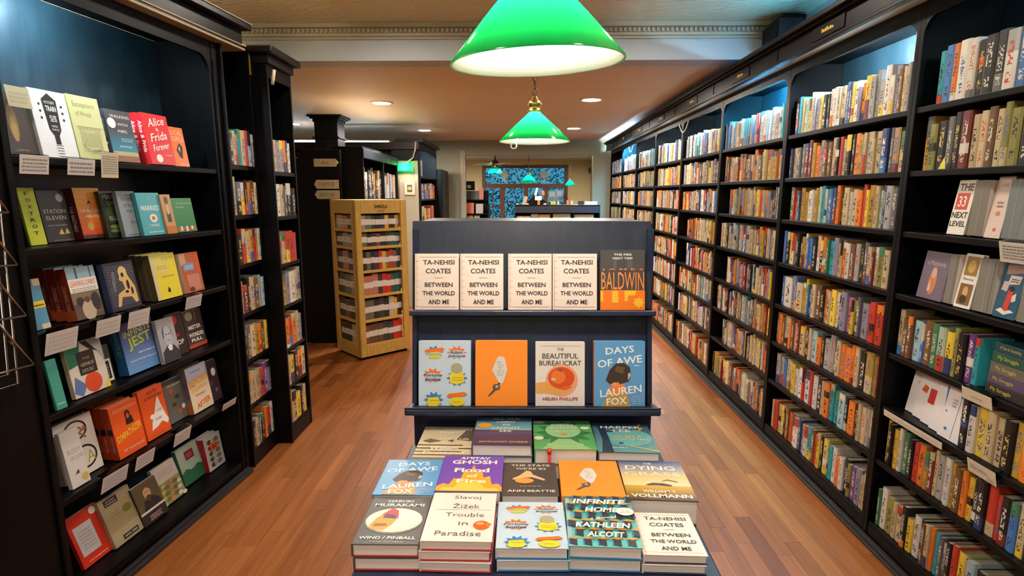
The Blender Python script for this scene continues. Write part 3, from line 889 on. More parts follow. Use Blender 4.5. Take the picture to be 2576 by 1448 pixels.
bookA('mauve book with an orange figure, fourth shelf of the nearest bay', 2.483, 2.335, RS[3], 0.208, 0.025, (0.165, 0.125, 0.19), [('t', 'a Madonna', 0.5, 0.76, 0.7, 0.1, (0.55, 0.5, 0.55)), ('e', 0.5, 0.36, 0.16, 0.26, (0.55, 0.2, 0.1)), ('e', 0.5, 0.56, 0.1, 0.12, (0.6, 0.42, 0.3)), ('p', [(0.36, 0.16), (0.42, 0.42), (0.48, 0.2)], (0.7, 0.55, 0.45))])
bookA('narrow white book with two amber pictures, fourth shelf of the nearest bay', 2.265, 2.182, RS[3], 0.220, 0.02, W, [('r', 0.12, 0.6, 0.88, 0.95, (0.32, 0.19, 0.04)), ('e', 0.5, 0.77, 0.22, 0.12, (0.6, 0.4, 0.1)), ('t', 'Beauty', 0.5, 0.53, 0.6, 0.05, K), ('r', 0.12, 0.06, 0.88, 0.45, (0.22, 0.11, 0.03)), ('e', 0.5, 0.3, 0.16, 0.1, (0.62, 0.38, 0.16)), ('e', 0.46, 0.16, 0.2, 0.08, (0.05, 0.03, 0.02))])
for a, b, lab in ((2.32, 2.275, 'grey slipcase between the mauve and the narrow picture book'), (2.168, 2.085, 'ridged grey slipcase past the narrow picture book, fourth shelf'), (1.97, 1.86, 'grey slipcase past the deep blue book, fourth shelf')):
    bookA(lab, a, b, RS[3], 0.205, 0.12, (0.22, 0.21, 0.19), [('r', 0.5, 0.02, 0.54, 0.98, (0.34, 0.33, 0.3)), ('r', 0.8, 0.02, 0.83, 0.98, (0.14, 0.13, 0.12))], name='slipcase', hard=False, tilt=3)
bookA('deep blue book with a red figure and scattered papers, fourth shelf', 2.075, 1.98, RS[3], 0.205, 0.03, (0.015, 0.09, 0.17), [('p', [(0.15, 0.78), (0.85, 0.84), (0.82, 0.98), (0.12, 0.94)], (0.42, 0.24, 0.24)), ('p', [(0.3, 0.6), (0.8, 0.64), (0.86, 0.78), (0.36, 0.78)], (0.68, 0.6, 0.56)), ('l', 0.4, 0.66, 0.78, 0.74, 2, K), ('p', [(0.1, 0.5), (0.36, 0.48), (0.4, 0.66), (0.14, 0.66)], (0.6, 0.46, 0.44)), ('p', [(0.36, 0.14), (0.62, 0.14), (0.66, 0.5), (0.44, 0.52)], (0.6, 0.05, 0.04)), ('e', 0.55, 0.54, 0.1, 0.05, K), ('p', [(0.1, 0.12), (0.5, 0.06), (0.9, 0.14), (0.7, 0.17), (0.5, 0.13), (0.3, 0.18)], (0.7, 0.7, 0.68)), ('p', [(0.66, 0.3), (0.84, 0.34), (0.8, 0.48), (0.64, 0.42)], (0.66, 0.64, 0.58))])
# four thick volumes lying flat, spines out, on the fifth shelf
z = RS[4] + 0.001
for k, (cl, tx, lab) in enumerate((((0.03, 0.028, 0.026), 'My Struggle', 'lowest of the flat stacked volumes, brown-black with dull gold script'), ((0.085, 0.065, 0.13), 'My Struggle', 'purple volume lying second from the bottom of the flat stack'), ((0.13, 0.125, 0.10), 'My Struggle', 'taupe volume lying third from the bottom of the flat stack'), ((0.02, 0.085, 0.06), 'My Struggle', 'dark green volume near the top of the flat stack, yellow script'), ((0.015, 0.06, 0.085), 'A Time for Everything', 'dark teal volume on top of the flat stack of thick volumes'))):
    hh = 0.040 if k < 4 else 0.034
    # lying: spine faces the aisle, so width runs along the shelf
    mw = bayA @ Matrix.Translation((onA(2.055) + 0.004 * k, 0.03, z)) @ Matrix(((0, 0, 1, 0), (1, 0, 0, 0), (0, 1, 0, 0), (0, 0, 0, 1)))
    display_book(lab, mw, 0.15, 0.21, hh, cl, None, spine=cl, spine_ops=[('t', tx, 0.5, 0.32, 0.42, 0.46, (0.62, 0.52, 0.12), 90)], group='flat stacked volumes on the fifth shelf')
    z += hh + 0.0012
# overlapping white paperbacks on their own ledge, sixth shelf
wt = (0.74, 0.71, 0.72)
BLU = (0.03, 0.22, 0.50)
for k, (lab, ops) in enumerate((('white paperback with a red splash, farthest of the overlapping white set', [('p', [(0.62, 0.5), (0.92, 0.52), (0.98, 0.62), (0.78, 0.68)], (0.5, 0.06, 0.04)), ('e', 0.3, 0.68, 0.02, 0.014, K)]),
        ('white paperback with a dark speck, second of the overlapping white set', [('p', [(0.1, 0.58), (0.34, 0.55), (0.4, 0.68), (0.2, 0.72)], (0.5, 0.1, 0.03))]),
        ('white paperback with a red square, third of the overlapping white set', [('r', 0.08, 0.42, 0.36, 0.72, (0.55, 0.03, 0.03))]),
        ('white paperback with a blue wedge, fourth of the overlapping white set', [('p', [(0.3, 0.94), (0.62, 0.9), (0.42, 0.42)], BLU)]),
        ('white paperback with blue dots and a line, nearest of the overlapping white set', [('p', [(0.505, 0.04), (0.52, 0.04), (0.535, 0.9), (0.52, 0.9)], BLU), ('e', 0.53, 0.86, 0.05, 0.035, BLU), ('e', 0.85, 0.5, 0.17, 0.1, BLU), ('e', 0.25, 0.18, 0.06, 0.03, BLU), ('e', 0.1, 0.5, 0.03, 0.02, BLU), ('l', 0.25, 0.62, 0.45, 0.8, 3, (0.3, 0.3, 0.5))]))):
    bookA(lab, 2.525 - 0.068 * k, 2.525 - 0.068 * k - 0.135, RS[5], 0.222, 0.011, wt, ops, ins=0.075 - 0.0125 * k, tilt=9, hard=False, group='overlapping white paperbacks')
def card(label, mw, w, h, ops, group, tilt=12, clip=True, col=(0.68, 0.65, 0.62)):
    """a shelf-edge note: local x along the shelf, z up, facing -y; hangs from z=0"""
    t = thing('shelf_card', label, 'note card', mw @ Matrix.Rotation(R(tilt), 4, 'X'), group)
    MB().box(0, w, -0.0012, 0.0, -h, 0, 0, col).build('paper_card', M['card'], t)
    pm = MB(); print_ops(pm, ops, lambda u, v, l: (u * w, -0.0016 - 0.0001 * l, -h + v * h), h)
    if ops: pm.build('handwriting', M['prn'], t)
    if clip:
        MB().box(0.0, w, -0.0005, 0.03, 0.001, 0.003).build('card_holder', M['clear'], t)
    return t
LN = [('l', 0.08, 0.18, 0.92, 0.9, 5, (0.25, 0.24, 0.26))]
cg = 'handwritten cards on the shelf edges'
card('white note card on the third shelf edge of the nearest bay', bayA @ Matrix.Translation((onA(2.045), -0.008, RS[2])), 0.125, 0.075, LN, cg)
card('blank cream card on the fifth shelf edge, below the flat stacked volumes', bayA @ Matrix.Translation((onA(2.118), -0.008, RS[4])), 0.14, 0.05, [('l', 0.3, 0.4, 0.7, 0.6, 1, (0.35, 0.3, 0.2))], cg, col=(0.62, 0.55, 0.42))
card('cream card with grey handwriting on the sixth shelf edge of the nearest bay', bayA @ Matrix.Translation((onA(2.045), -0.008, RS[5])), 0.13, 0.055, [('t', 'Belle Lettres', 0.4, 0.55, 0.6, 0.35, (0.3, 0.27, 0.2)), ('l', 0.7, 0.1, 0.95, 0.4, 2, (0.35, 0.3, 0.25))], cg, col=(0.66, 0.58, 0.46))
card('long cream label strip under the overlapping white paperbacks', bayA @ Matrix.Translation((onA(2.545), -0.008, RS[5] - 0.004)), 0.37, 0.03, [('l', 0.05, 0.3, 0.95, 0.7, 1, (0.45, 0.4, 0.33))], cg, clip=False, tilt=4, col=(0.62, 0.56, 0.46))
nt_ = thing('sticky_marker', 'bright yellow paper triangle sticking out on the second shelf', 'bookmark', bayA @ Matrix.Translation((0.19, 0.012, RS[1] + 0.002)))
MB().prism([(0, 0), (0.04, 0), (0.03, 0.05)], 0.0, 0.001, 'y').build('paper', plain('lemon_paper', (0.75, 0.75, 0.1), 0.7), nt_)

# ------------------------------------------------------------------ first case by the other wall: books shown face-out
LCa = 84.523
LC = frame(-1.7193, 3.2176, 0, LCa)
LS = [1.857, 1.515, 1.19, 0.862, 0.50, 0.075]
c1 = bookcase('black display case with face-out books and handwritten cards', LC @ Matrix.Translation((-1.225, 0, 0)), 1.22, 0.32, LS, 2.55, 2.47, stile=0.022, r=0.08)
# wide pilasters beside it, seam on the back board, cornice
pil = thing('pilaster', 'wide black pilaster beside the face-out case, behind the wire rack', 'woodwork', LC @ Matrix.Translation((-1.225, 0, 0)))
MB().box(-0.62, -0.001, -0.004, 0.32, 0.0, 2.55).build('board', B1, pil, 0.004)
MB().box(-0.02, -0.0012, -0.016, -0.004, 0.0, 2.5).build('moulding', B1, pil, 0.003)
pil2 = thing('pilaster', 'narrow black pilaster between the face-out case and the spine case', 'woodwork', LC @ Matrix.Translation((0, 0, 0)))
MB().box(0.0, 0.046, -0.004, 0.05, 0.0, 2.55).build('board', B1, pil2, 0.004)
MB().box(0.0, 0.004, -0.010, -0.004, 0.10, 2.45).build('moulding', B3, pil2)
cn = thing('cornice', 'dark cornice with worn tan beading over the face-out case', 'woodwork', LC)
MB().box(-1.84, 0.235, -0.05, 0.10, 2.555, 2.665).build('fascia', M['cornice'], cn, 0.004)
MB().box(-1.84, 0.24, -0.062, 0.10, 2.553, 2.566).build('lower_bead', M['worn'], cn, 0.003)
MB().box(-1.84, 0.24, -0.055, 0.10, 2.58, 2.588).build('middle_bead', M['worn'], cn, 0.002)
MB().box(-1.84, 0.26, -0.10, 0.10, 2.668, 2.70).build('crown_board', M['cornice'], cn, 0.004)
MB().box(-1.84, 0.262, -0.104, 0.10, 2.700, 2.706).build('crown_edge', M['worn'], cn)
ks = MB().box(-1.84, 0.0, -0.05, -0.008, 0.0, 0.022); ks.box(-1.84, 0.0, -0.03, -0.008, 0.022, 0.034)
struct('baseboard_left', ks, M['strip'], 'black rubber kick strip along the face-out case', 0.004).matrix_world = LC
tube_light(LC @ Vector((-1.10, 0.05, 2.515)), LC @ Vector((-0.72, 0.05, 2.515)), emis('case_tube', COOL, 95.0), 'slim fluorescent tube behind the header of the face-out case')
# bent wire magazine rack on the wide pilaster
wr = thing('wire_rack', 'bent chrome wire magazine rack fixed to the wide pilaster', 'rack', LC)
for k, (s1, z1, z0) in enumerate(((-1.290, 1.655, 1.83), (-1.287, 1.470, 1.645), (-1.283, 1.285, 1.46), (-1.281, 1.100, 1.275))):
    MB().tube([(-1.62, -0.05, z1 + 0.02), (s1 - 0.003, -0.05, z1)], 0.0042, 7).tube([(s1 - 0.001, -0.05, z1), (s1 - 0.15, -0.05, z0 + 0.09)], 0.0042, 7).build('pocket_wire', M['chrome'], wr, smooth=True)
for s0, s1, z0, z1 in ((-1.322, -1.364, 1.78, 1.088), (-1.300, -1.334, 1.78, 1.045)):
    MB().tube([(s0, -0.035, z0), (s1, -0.035, z1), (-1.62, -0.035, z1 + 0.012)], 0.004, 7).build('upright_wire', M['chrome'], wr, smooth=True)
for z_ in (1.70, 1.20): MB().tube([(-1.345, -0.005, z_), (-1.345, -0.05, z_)], 0.007, 8).build('wall_fixing', M['chrome'], wr)

def bookL(label, sh, s0, w, ins, h, tilt, t, col, ops, n=1, nth=None, **kw):
    """face-out on the first case; copies stand behind one another"""
    for i in range(n):
        lab = label if n == 1 else (label + (', front copy' if i == 0 else ', %s copy behind the front' % ORD[i - 1]))
        mw = LC @ Matrix.Translation((s0, ins + i * t / math.cos(R(tilt)), LS[sh] + t * math.sin(R(tilt)) + 0.001)) @ Matrix.Rotation(R(-tilt), 4, 'X')
        display_book(lab, mw, w, h, t * 0.97, col, ops, group=(label if n > 1 else None), **kw)
DK = (0.05, 0.035, 0.03)
bookL('dark brown book with a pale lamp-like smear, under a cream card', 0, -1.178, 0.115, 0.03, 0.232, 8, 0.03, DK, [('e', 0.34, 0.5, 0.16, 0.3, (0.22, 0.13, 0.05)), ('e', 0.34, 0.42, 0.1, 0.2, (0.36, 0.22, 0.08)), ('t', 'LIGHTS', 0.45, 0.08, 0.4, 0.03, (0.4, 0.35, 0.3))], edge=W)
bookL('white book with a black guitar headstock, top shelf', 0, -1.058, 0.158, 0.02, 0.262, 8, 0.02, (0.76, 0.75, 0.78),
      [('p', [(0.3, 0.86), (0.5, 0.96), (0.7, 0.86), (0.66, 0.42), (0.58, 0.34), (0.42, 0.34), (0.34, 0.42)], K), ('p', [(0.42, 0.34), (0.58, 0.34), (0.62, 0.0), (0.4, 0.0)], (0.8, 0.78, 0.8)), ('r', 0.43, 0.2, 0.57, 0.34, K)] + [('r', 0.42, 0.02 + 0.04 * i, 0.6, 0.03 + 0.04 * i, K) for i in range(5)] +
      [('t', 'MYSTERY', 0.5, 0.82, 0.28, 0.04, W), ('t', 'TRAIN', 0.5, 0.73, 0.28, 0.08, W, 0, 0.02), ('l', 0.4, 0.54, 0.6, 0.64, 4, W), ('t', 'GREIL', 0.5, 0.47, 0.18, 0.03, W), ('t', 'MARCUS', 0.5, 0.42, 0.2, 0.03, W)] + [('e', x, y, 0.03, 0.02, K) for x in (0.2, 0.8) for y in (0.58, 0.68, 0.78)], spine=(0.7, 0.7, 0.75))
YG = (0.50, 0.56, 0.16)
bookL('yellow-green book with engraved ship drawing, top shelf', 0, -0.893, 0.152, 0.02, 0.262, 8, 0.05, (0.60, 0.58, 0.28), [('t', 'Exceptions', 0.48, 0.85, 0.7, 0.11, (0.28, 0.27, 0.14)), ('t', 'of Wreck', 0.42, 0.72, 0.5, 0.08, (0.28, 0.27, 0.14)), ('r', 0.1, 0.5, 0.94, 0.515, (0.3, 0.3, 0.16)), ('l', 0.15, 0.12, 0.85, 0.5, 12, (0.34, 0.33, 0.18)), ('e', 0.5, 0.3, 0.34, 0.16, (0.5, 0.49, 0.24)), ('l', 0.2, 0.2, 0.8, 0.42, 9, (0.3, 0.3, 0.16))], spine=YG)
bookL('charcoal and sea blue book with a white seal, top shelf', 0, -0.706, 0.145, 0.03, 0.232, 8, 0.04, (0.07, 0.07, 0.08), [('g', 0, 0.14, 1, 0.6, (0.03, 0.25, 0.36), (0.06, 0.08, 0.1)), ('r', 0, 0, 1, 0.12, (0.25, 0.13, 0.07)), ('r', 0, 0.12, 1, 0.2, (0.45, 0.36, 0.2)), ('t', 'WALKING', 0.55, 0.88, 0.75, 0.06, W), ('t', 'WITH', 0.6, 0.73, 0.4, 0.05, W), ('t', 'ABEL', 0.55, 0.6, 0.4, 0.05, W), ('l', 0.4, 0.4, 0.9, 0.48, 2, (0.3, 0.5, 0.6)), ('t', 'ANNA', 0.55, 0.3, 0.5, 0.05, (0.5, 0.65, 0.7)), ('e', 0.18, 0.74, 0.16, 0.1, W)], spine=(0.05, 0.055, 0.08), spine_ops=[('t', 'WALKING WITH', 0.5, 0.65, 0.35, 0.4, W, -90), ('e', 0.5, 0.36, 0.2, 0.03, W)])
AR = (0.70, 0.02, 0.025)
bookL('bright red book with white script lettering', 0, -0.497, 0.165, 0.02, 0.245, 8, 0.036, AR, [('t', 'Alice', 0.5, 0.85, 0.7, 0.16, W, 8, 0.01, 0.2), ('t', '&', 0.5, 0.7, 0.12, 0.07, W), ('t', 'Frida', 0.5, 0.56, 0.7, 0.16, W, 8, 0.01, 0.2), ('t', 'Forever', 0.52, 0.36, 0.7, 0.13, W, 8, 0.01, 0.2), ('e', 0.35, 0.12, 0.13, 0.08, W), ('t', 'a novel', 0.75, 0.2, 0.3, 0.04, W)], n=4, hard=False, spine_ops=[('t', 'Alice & Frida', 0.5, 0.55, 0.62, 0.55, W, -90, 0.01, 0.2)])
bookL('orange paperback with a black and gold figure, top shelf', 0, -0.324, 0.108, 0.03, 0.202, 8, 0.02, (0.80, 0.16, 0.015), [('t', 'LOCAL', 0.45, 0.86, 0.8, 0.12, (0.85, 0.6, 0.45)), ('t', 'GIRLS', 0.5, 0.7, 0.8, 0.12, (0.85, 0.6, 0.45)), ('p', [(0.3, 0.42), (0.55, 0.6), (0.75, 0.5), (0.62, 0.2), (0.45, 0.24)], K), ('p', [(0.42, 0.46), (0.56, 0.52), (0.52, 0.36)], (0.7, 0.55, 0.35)), ('l', 0.3, 0.04, 0.95, 0.1, 1, (0.9, 0.6, 0.4))], hard=False)
LIME = (0.52, 0.60, 0.03)
bookL('lime green paperback lettered down its length, second shelf', 1, -1.076, 0.068, 0.11, 0.228, 8, 0.012, LIME, [('t', c, 0.5, 0.9 - 0.115 * i, 0.3, 0.06, K, 0, 0.01) for i, c in enumerate('FOXTROT')], hard=False)
bookL('dark book with a white seal and campfire tents, second shelf', 1, -0.965, 0.126, 0.15, 0.216, 8, 0.02, (0.032, 0.022, 0.022), [('t', 'STATION', 0.5, 0.6, 0.8, 0.075, W), ('t', 'ELEVEN', 0.5, 0.47, 0.72, 0.075, W), ('t', 'EMILY ST. JOHN MANDEL', 0.5, 0.32, 0.7, 0.03, W), ('p', [(0.45, 0.15), (0.58, 0.26), (0.66, 0.14)], (0.7, 0.45, 0.16)), ('p', [(0.68, 0.15), (0.78, 0.27), (0.88, 0.15)], (0.72, 0.48, 0.2)), ('e', 0.78, 0.86, 0.13, 0.085, (0.45, 0.44, 0.45)), ('l', 0.2, 0.02, 0.9, 0.06, 1, (0.25, 0.15, 0.1))], hard=False)
bookL('orange to red book with a gold seal, second shelf', 1, -0.819, 0.135, 0.125, 0.224, 8, 0.055, (0.7, 0.12, 0.01), [('g', 0, 0.0, 1, 1, (0.55, 0.04, 0.01), (0.85, 0.36, 0.03)), ('r', 0, 0, 1, 0.07, (0.06, 0.015, 0.01)), ('t', 'THE BASTARD', 0.5, 0.55, 0.85, 0.06, W), ('t', 'AIRLINES', 0.55, 0.44, 0.6, 0.05, W), ('p', [(0.4, 0.66), (0.5, 0.76), (0.6, 0.68), (0.5, 0.7)], K), ('e', 0.35, 0.24, 0.12, 0.08, (0.5, 0.33, 0.05))], spine=(0.09, 0.012, 0.008), spine_ops=[('t', 'THE BASTARD', 0.5, 0.4, 0.5, 0.3, W, -90)])
bookL('dark green jungle book with white lettering, second shelf', 1, -0.712, 0.092, 0.10, 0.215, 8, 0.02, (0.022, 0.03, 0.014), [('t', 'MAN', 0.5, 0.88, 0.7, 0.1, (0.5, 0.55, 0.4)), ('t', 'OF', 0.55, 0.74, 0.4, 0.08, (0.4, 0.5, 0.35)), ('e', 0.5, 0.5, 0.4, 0.18, (0.05, 0.08, 0.03)), ('t', 'ELLA', 0.6, 0.42, 0.6, 0.08, (0.55, 0.55, 0.45)), ('e', 0.5, 0.24, 0.3, 0.04, (0.2, 0.26, 0.08)), ('e', 0.5, 0.15, 0.34, 0.04, (0.16, 0.22, 0.07))], hard=False)
bookL('pale slate book with dark lettering, second shelf', 1, -0.656, 0.108, 0.065, 0.215, 8, 0.022, (0.25, 0.29, 0.33), [('t', 'MOTHER', 0.5, 0.82, 0.6, 0.08, (0.05, 0.06, 0.08)), ('t', 'OF ALL', 0.5, 0.69, 0.5, 0.07, (0.05, 0.06, 0.08)), ('t', 'THE', 0.5, 0.56, 0.35, 0.06, (0.05, 0.06, 0.08)), ('t', 'AS', 0.55, 0.32, 0.25, 0.06, (0.05, 0.06, 0.08)), ('l', 0.2, 0.03, 0.9, 0.08, 1, (0.1, 0.12, 0.15))], hard=False)
bookL('turquoise book with white lettering and a round badge, second shelf', 1, -0.572, 0.15, 0.04, 0.208, 8, 0.02, (0.06, 0.38, 0.46), [('t', 'MARRIED', 0.5, 0.64, 0.8, 0.12, (0.75, 0.85, 0.85), 0, 0.015), ('e', 0.55, 0.4, 0.16, 0.1, W), ('b', 0.55, 0.4, 0.1, 0.06, (0.6, 0.1, 0.06), 7), ('t', 'TAIPEI', 0.5, 0.23, 0.45, 0.06, W), ('l', 0.2, 0.06, 0.9, 0.12, 1, (0.5, 0.7, 0.72)), ('p', [(0.42, 0.84), (0.5, 0.94), (0.58, 0.84)], (0.15, 0.45, 0.5))], hard=False)
bookL('tan narrow paperback with a standing figure, second shelf', 1, -0.428, 0.07, 0.03, 0.20, 8, 0.015, (0.52, 0.28, 0.11), [('e', 0.5, 0.85, 0.2, 0.1, (0.14, 0.07, 0.04)), ('r', 0.3, 0.3, 0.7, 0.55, (0.05, 0.06, 0.05)), ('r', 0.38, 0.5, 0.62, 0.75, (0.6, 0.45, 0.32)), ('r', 0.0, 0.0, 1, 0.2, (0.5, 0.17, 0.03))], hard=False)
bookL('small green paperback with red and white foot, second shelf', 1, -0.338, 0.155, 0.045, 0.180, 8, 0.02, (0.015, 0.20, 0.055), [('t', 'THE INVESTIGATION', 0.55, 0.84, 0.8, 0.05, (0.6, 0.65, 0.4)), ('t', 'OF ARCH', 0.35, 0.73, 0.4, 0.05, (0.6, 0.65, 0.4))] + [('r', 0.05 + 0.13 * i, 0.02 + 0.02 * (i % 3), 0.16 + 0.13 * i, 0.14 + 0.03 * (i % 2), ((0.6, 0.08, 0.04), (0.75, 0.7, 0.65))[i % 2]) for i in range(7)], hard=False)
bookL('blue paperback with a yellow belly band at the pilaster, third shelf', 2, -1.15, 0.06, 0.06, 0.20, 8, 0.012, (0.10, 0.30, 0.48), [('r', 0.0, 0.42, 1, 0.56, YEL), ('r', 0.5, 0.86, 1, 1, (0.7, 0.6, 0.4)), ('r', 0.4, 0, 1, 0.1, (0.65, 0.55, 0.38)), ('l', 0.1, 0.46, 0.9, 0.52, 1, K)], hard=False)
bookL('oxblood book with crowd photograph and red banner title', 2, -1.0, 0.137, 0.03, 0.220, 8, 0.048, (0.20, 0.16, 0.10), [('r', 0, 0.74, 1, 1, (0.28, 0.42, 0.52)), ('r', 0.3, 0.74, 0.36, 1, (0.05, 0.06, 0.08)), ('r', 0.8, 0.74, 0.84, 1, (0.05, 0.06, 0.08)), ('r', 0, 0.52, 1, 0.78, (0.78, 0.74, 0.68)), ('t', 'LEAVING ORBIT', 0.5, 0.69, 0.9, 0.1, (0.65, 0.07, 0.03)), ('l', 0.06, 0.54, 0.94, 0.61, 2, (0.35, 0.3, 0.25)), ('r', 0, 0, 1, 0.3, (0.10, 0.07, 0.05)), ('e', 0.25, 0.34, 0.13, 0.09, (0.04, 0.03, 0.03)), ('e', 0.5, 0.16, 0.24, 0.2, (0.5, 0.4, 0.3)), ('e', 0.5, 0.36, 0.1, 0.06, (0.12, 0.06, 0.03)), ('e', 0.8, 0.3, 0.16, 0.18, (0.035, 0.03, 0.035)), ('t', 'DEAN', 0.82, 0.1, 0.25, 0.03, (0.6, 0.15, 0.05))], n=3, spine=(0.20, 0.022, 0.012), spine_ops=[('t', 'LEAVING ORBIT', 0.5, 0.4, 0.55, 0.4, (0.6, 0.35, 0.25), -90), ('r', 0, 0, 1, 0.2, (0.45, 0.08, 0.02))])
bookL('dark blue book with a gold seated figure, third shelf', 2, -0.822, 0.168, 0.025, 0.220, 8, 0.03, (0.025, 0.028, 0.05), [('l', 0.05, 0.1, 0.95, 0.95, 16, (0.10, 0.10, 0.14)), ('p', [(0.42, 0.62), (0.5, 0.84), (0.66, 0.86), (0.76, 0.66), (0.9, 0.44), (0.92, 0.12), (0.82, 0.1), (0.72, 0.24), (0.4, 0.26), (0.3, 0.08), (0.2, 0.08), (0.3, 0.34), (0.56, 0.42), (0.52, 0.58)], (0.66, 0.44, 0.15)), ('e', 0.58, 0.78, 0.14, 0.12, (0.7, 0.5, 0.2)), ('e', 0.56, 0.72, 0.05, 0.05, K), ('e', 0.68, 0.5, 0.05, 0.1, K), ('e', 0.78, 0.36, 0.04, 0.08, K), ('e', 0.6, 0.36, 0.06, 0.03, K), ('t', 'CONFESSION', 0.24, 0.6, 0.4, 0.1, (0.4, 0.4, 0.5), 80)], spine=(0.03, 0.05, 0.12), hard=False)
bookL('lemon yellow paperback with a small perched bird', 2, -0.553, 0.172, 0.02, 0.228, 8, 0.034, (0.74, 0.62, 0.035), [('r', 0, 0, 0.14, 1, (0.62, 0.55, 0.3)), ('r', 0.14, 0.55, 0.7, 1, (0.70, 0.60, 0.14)), ('l', 0.45, 0.86, 0.95, 0.94, 2, (0.35, 0.3, 0.05)), ('l', 0.2, 0.66, 0.6, 0.76, 2, (0.45, 0.4, 0.12)), ('l', 0.3, 0.48, 0.85, 0.53, 1, (0.35, 0.3, 0.05)), ('p', [(0.44, 0.16), (0.5, 0.26), (0.56, 0.2), (0.54, 0.12)], K)], n=4, spine=(0.10, 0.085, 0.05), hard=False)
bookL('rust paperback with a blue label panel, third shelf', 2, -0.344, 0.148, 0.025, 0.214, 8, 0.028, (0.42, 0.10, 0.03), [('r', 0, 0.7, 0.3, 1, (0.55, 0.32, 0.18)), ('r', 0.7, 0.4, 1, 1, (0.5, 0.08, 0.02)), ('r', 0.2, 0.05, 0.85, 0.45, (0.48, 0.2, 0.14)), ('r', 0.12, 0.55, 0.68, 0.74, (0.18, 0.26, 0.46)), ('l', 0.18, 0.6, 0.62, 0.7, 2, (0.5, 0.55, 0.65)), ('e', 0.35, 0.08, 0.14, 0.06, (0.12, 0.03, 0.02))], spine=(0.55, 0.45, 0.35), hard=False)
bookL('teal paperback seen nearly edge-on at the pilaster, fourth shelf', 3, -1.15, 0.045, 0.02, 0.205, 8, 0.012, (0.05, 0.30, 0.24), [('r', 0.15, 0.1, 0.85, 0.13, (0.3, 0.5, 0.42))], hard=False)
bookL('abstract coloured book with a black title square, fourth shelf', 3, -1.034, 0.178, 0.05, 0.230, 8, 0.022, (0.62, 0.58, 0.50), [('p', [(0, 0.55), (0.32, 0.6), (0.42, 1), (0, 1)], (0.02, 0.16, 0.09)), ('p', [(0, 0.1), (0.1, 0.4), (0.36, 0.18), (0.2, 0)], (0.10, 0.16, 0.36)), ('e', 0.56, 0.2, 0.24, 0.19, (0.62, 0.07, 0.02)), ('p', [(0.8, 0), (1, 0), (1, 0.22)], (0.75, 0.52, 0.05)), ('p', [(0.42, 1), (0.6, 1), (0.86, 0.74), (0.62, 0.84)], K), ('p', [(0.6, 1), (1, 1), (1, 0.5), (0.86, 0.74)], (0.4, 0.42, 0.4)), ('r', 0.26, 0.38, 0.74, 0.82, (0.03, 0.022, 0.02)), ('t', 'THE', 0.5, 0.68, 0.2, 0.035, (0.5, 0.4, 0.3)), ('t', 'GENIUS', 0.5, 0.57, 0.36, 0.06, (0.7, 0.55, 0.35)), ('l', 0.32, 0.43, 0.68, 0.5, 2, (0.4, 0.34, 0.28))], spine=(0.52, 0.45, 0.3))
bookL('small black book with a white ruled border, fourth shelf', 3, -0.885, 0.10, 0.09, 0.175, 8, 0.015, (0.03, 0.03, 0.03), [('r', 0.0, 0.0, 1, 1, (0.04, 0.04, 0.035)), ('r', 0.06, 0.04, 0.94, 0.62, W), ('r', 0.14, 0.09, 0.86, 0.57, K), ('l', 0.22, 0.16, 0.78, 0.5, 6, (0.3, 0.3, 0.28))], hard=False)
bookL('thick blue and violet book with lime title lettering, fourth shelf', 3, -0.737, 0.205, 0.06, 0.244, 8, 0.055, (0.10, 0.20, 0.48), [('g', 0, 0, 1, 1, (0.12, 0.28, 0.56), (0.06, 0.035, 0.2)), ('t', 'INFINITE', 0.5, 0.82, 0.85, 0.13, LIME, 6, 0.01), ('t', 'JEST', 0.52, 0.6, 0.72, 0.26, LIME, 6, 0.02), ('l', 0.4, 0.36, 0.9, 0.4, 1, (0.6, 0.65, 0.75)), ('t', 'DAVID FOSTER WALLACE', 0.52, 0.24, 0.8, 0.035, W)], spine=(0.02, 0.10, 0.26), spine_ops=[('t', 'INFINITE JEST', 0.5, 0.6, 0.5, 0.45, (0.25, 0.36, 0.1), -90)], hard=False)
bookL('grey portrait book of a balding man in a cravat, fourth shelf', 3, -0.545, 0.12, 0.03, 0.226, 8, 0.022, (0.36, 0.36, 0.40), [('p', [(0.0, 0.0), (0.06, 0.26), (0.4, 0.4), (0.75, 0.36), (1, 0.2), (1, 0)], (0.035, 0.04, 0.055)), ('e', 0.5, 0.6, 0.24, 0.22, (0.42, 0.44, 0.50)), ('p', [(0.24, 0.55), (0.22, 0.72), (0.34, 0.84), (0.3, 0.6)], (0.08, 0.09, 0.12)), ('p', [(0.7, 0.82), (0.76, 0.66), (0.72, 0.56)], (0.10, 0.11, 0.14)), ('e', 0.44, 0.64, 0.035, 0.016, K), ('e', 0.6, 0.64, 0.035, 0.016, K), ('r', 0.44, 0.49, 0.6, 0.505, (0.1, 0.1, 0.12)), ('p', [(0.36, 0.36), (0.5, 0.4), (0.66, 0.36), (0.6, 0.26), (0.44, 0.26)], (0.7, 0.7, 0.68))], hard=False)
bookL('red and black paperback partly hidden by the grey portrait book', 3, -0.418, 0.11, 0.07, 0.228, 8, 0.018, (0.03, 0.015, 0.015), [('e', 0.35, 0.84, 0.26, 0.12, (0.5, 0.02, 0.02)), ('r', 0.1, 0.44, 0.6, 0.52, (0.3, 0.03, 0.02)), ('t', 'POP', 0.5, 0.3, 0.6, 0.12, (0.75, 0.72, 0.66), 0, 0.02), ('r', 0, 0, 0.3, 0.3, (0.5, 0.04, 0.02))], spine=(0.55, 0.05, 0.02), hard=False)
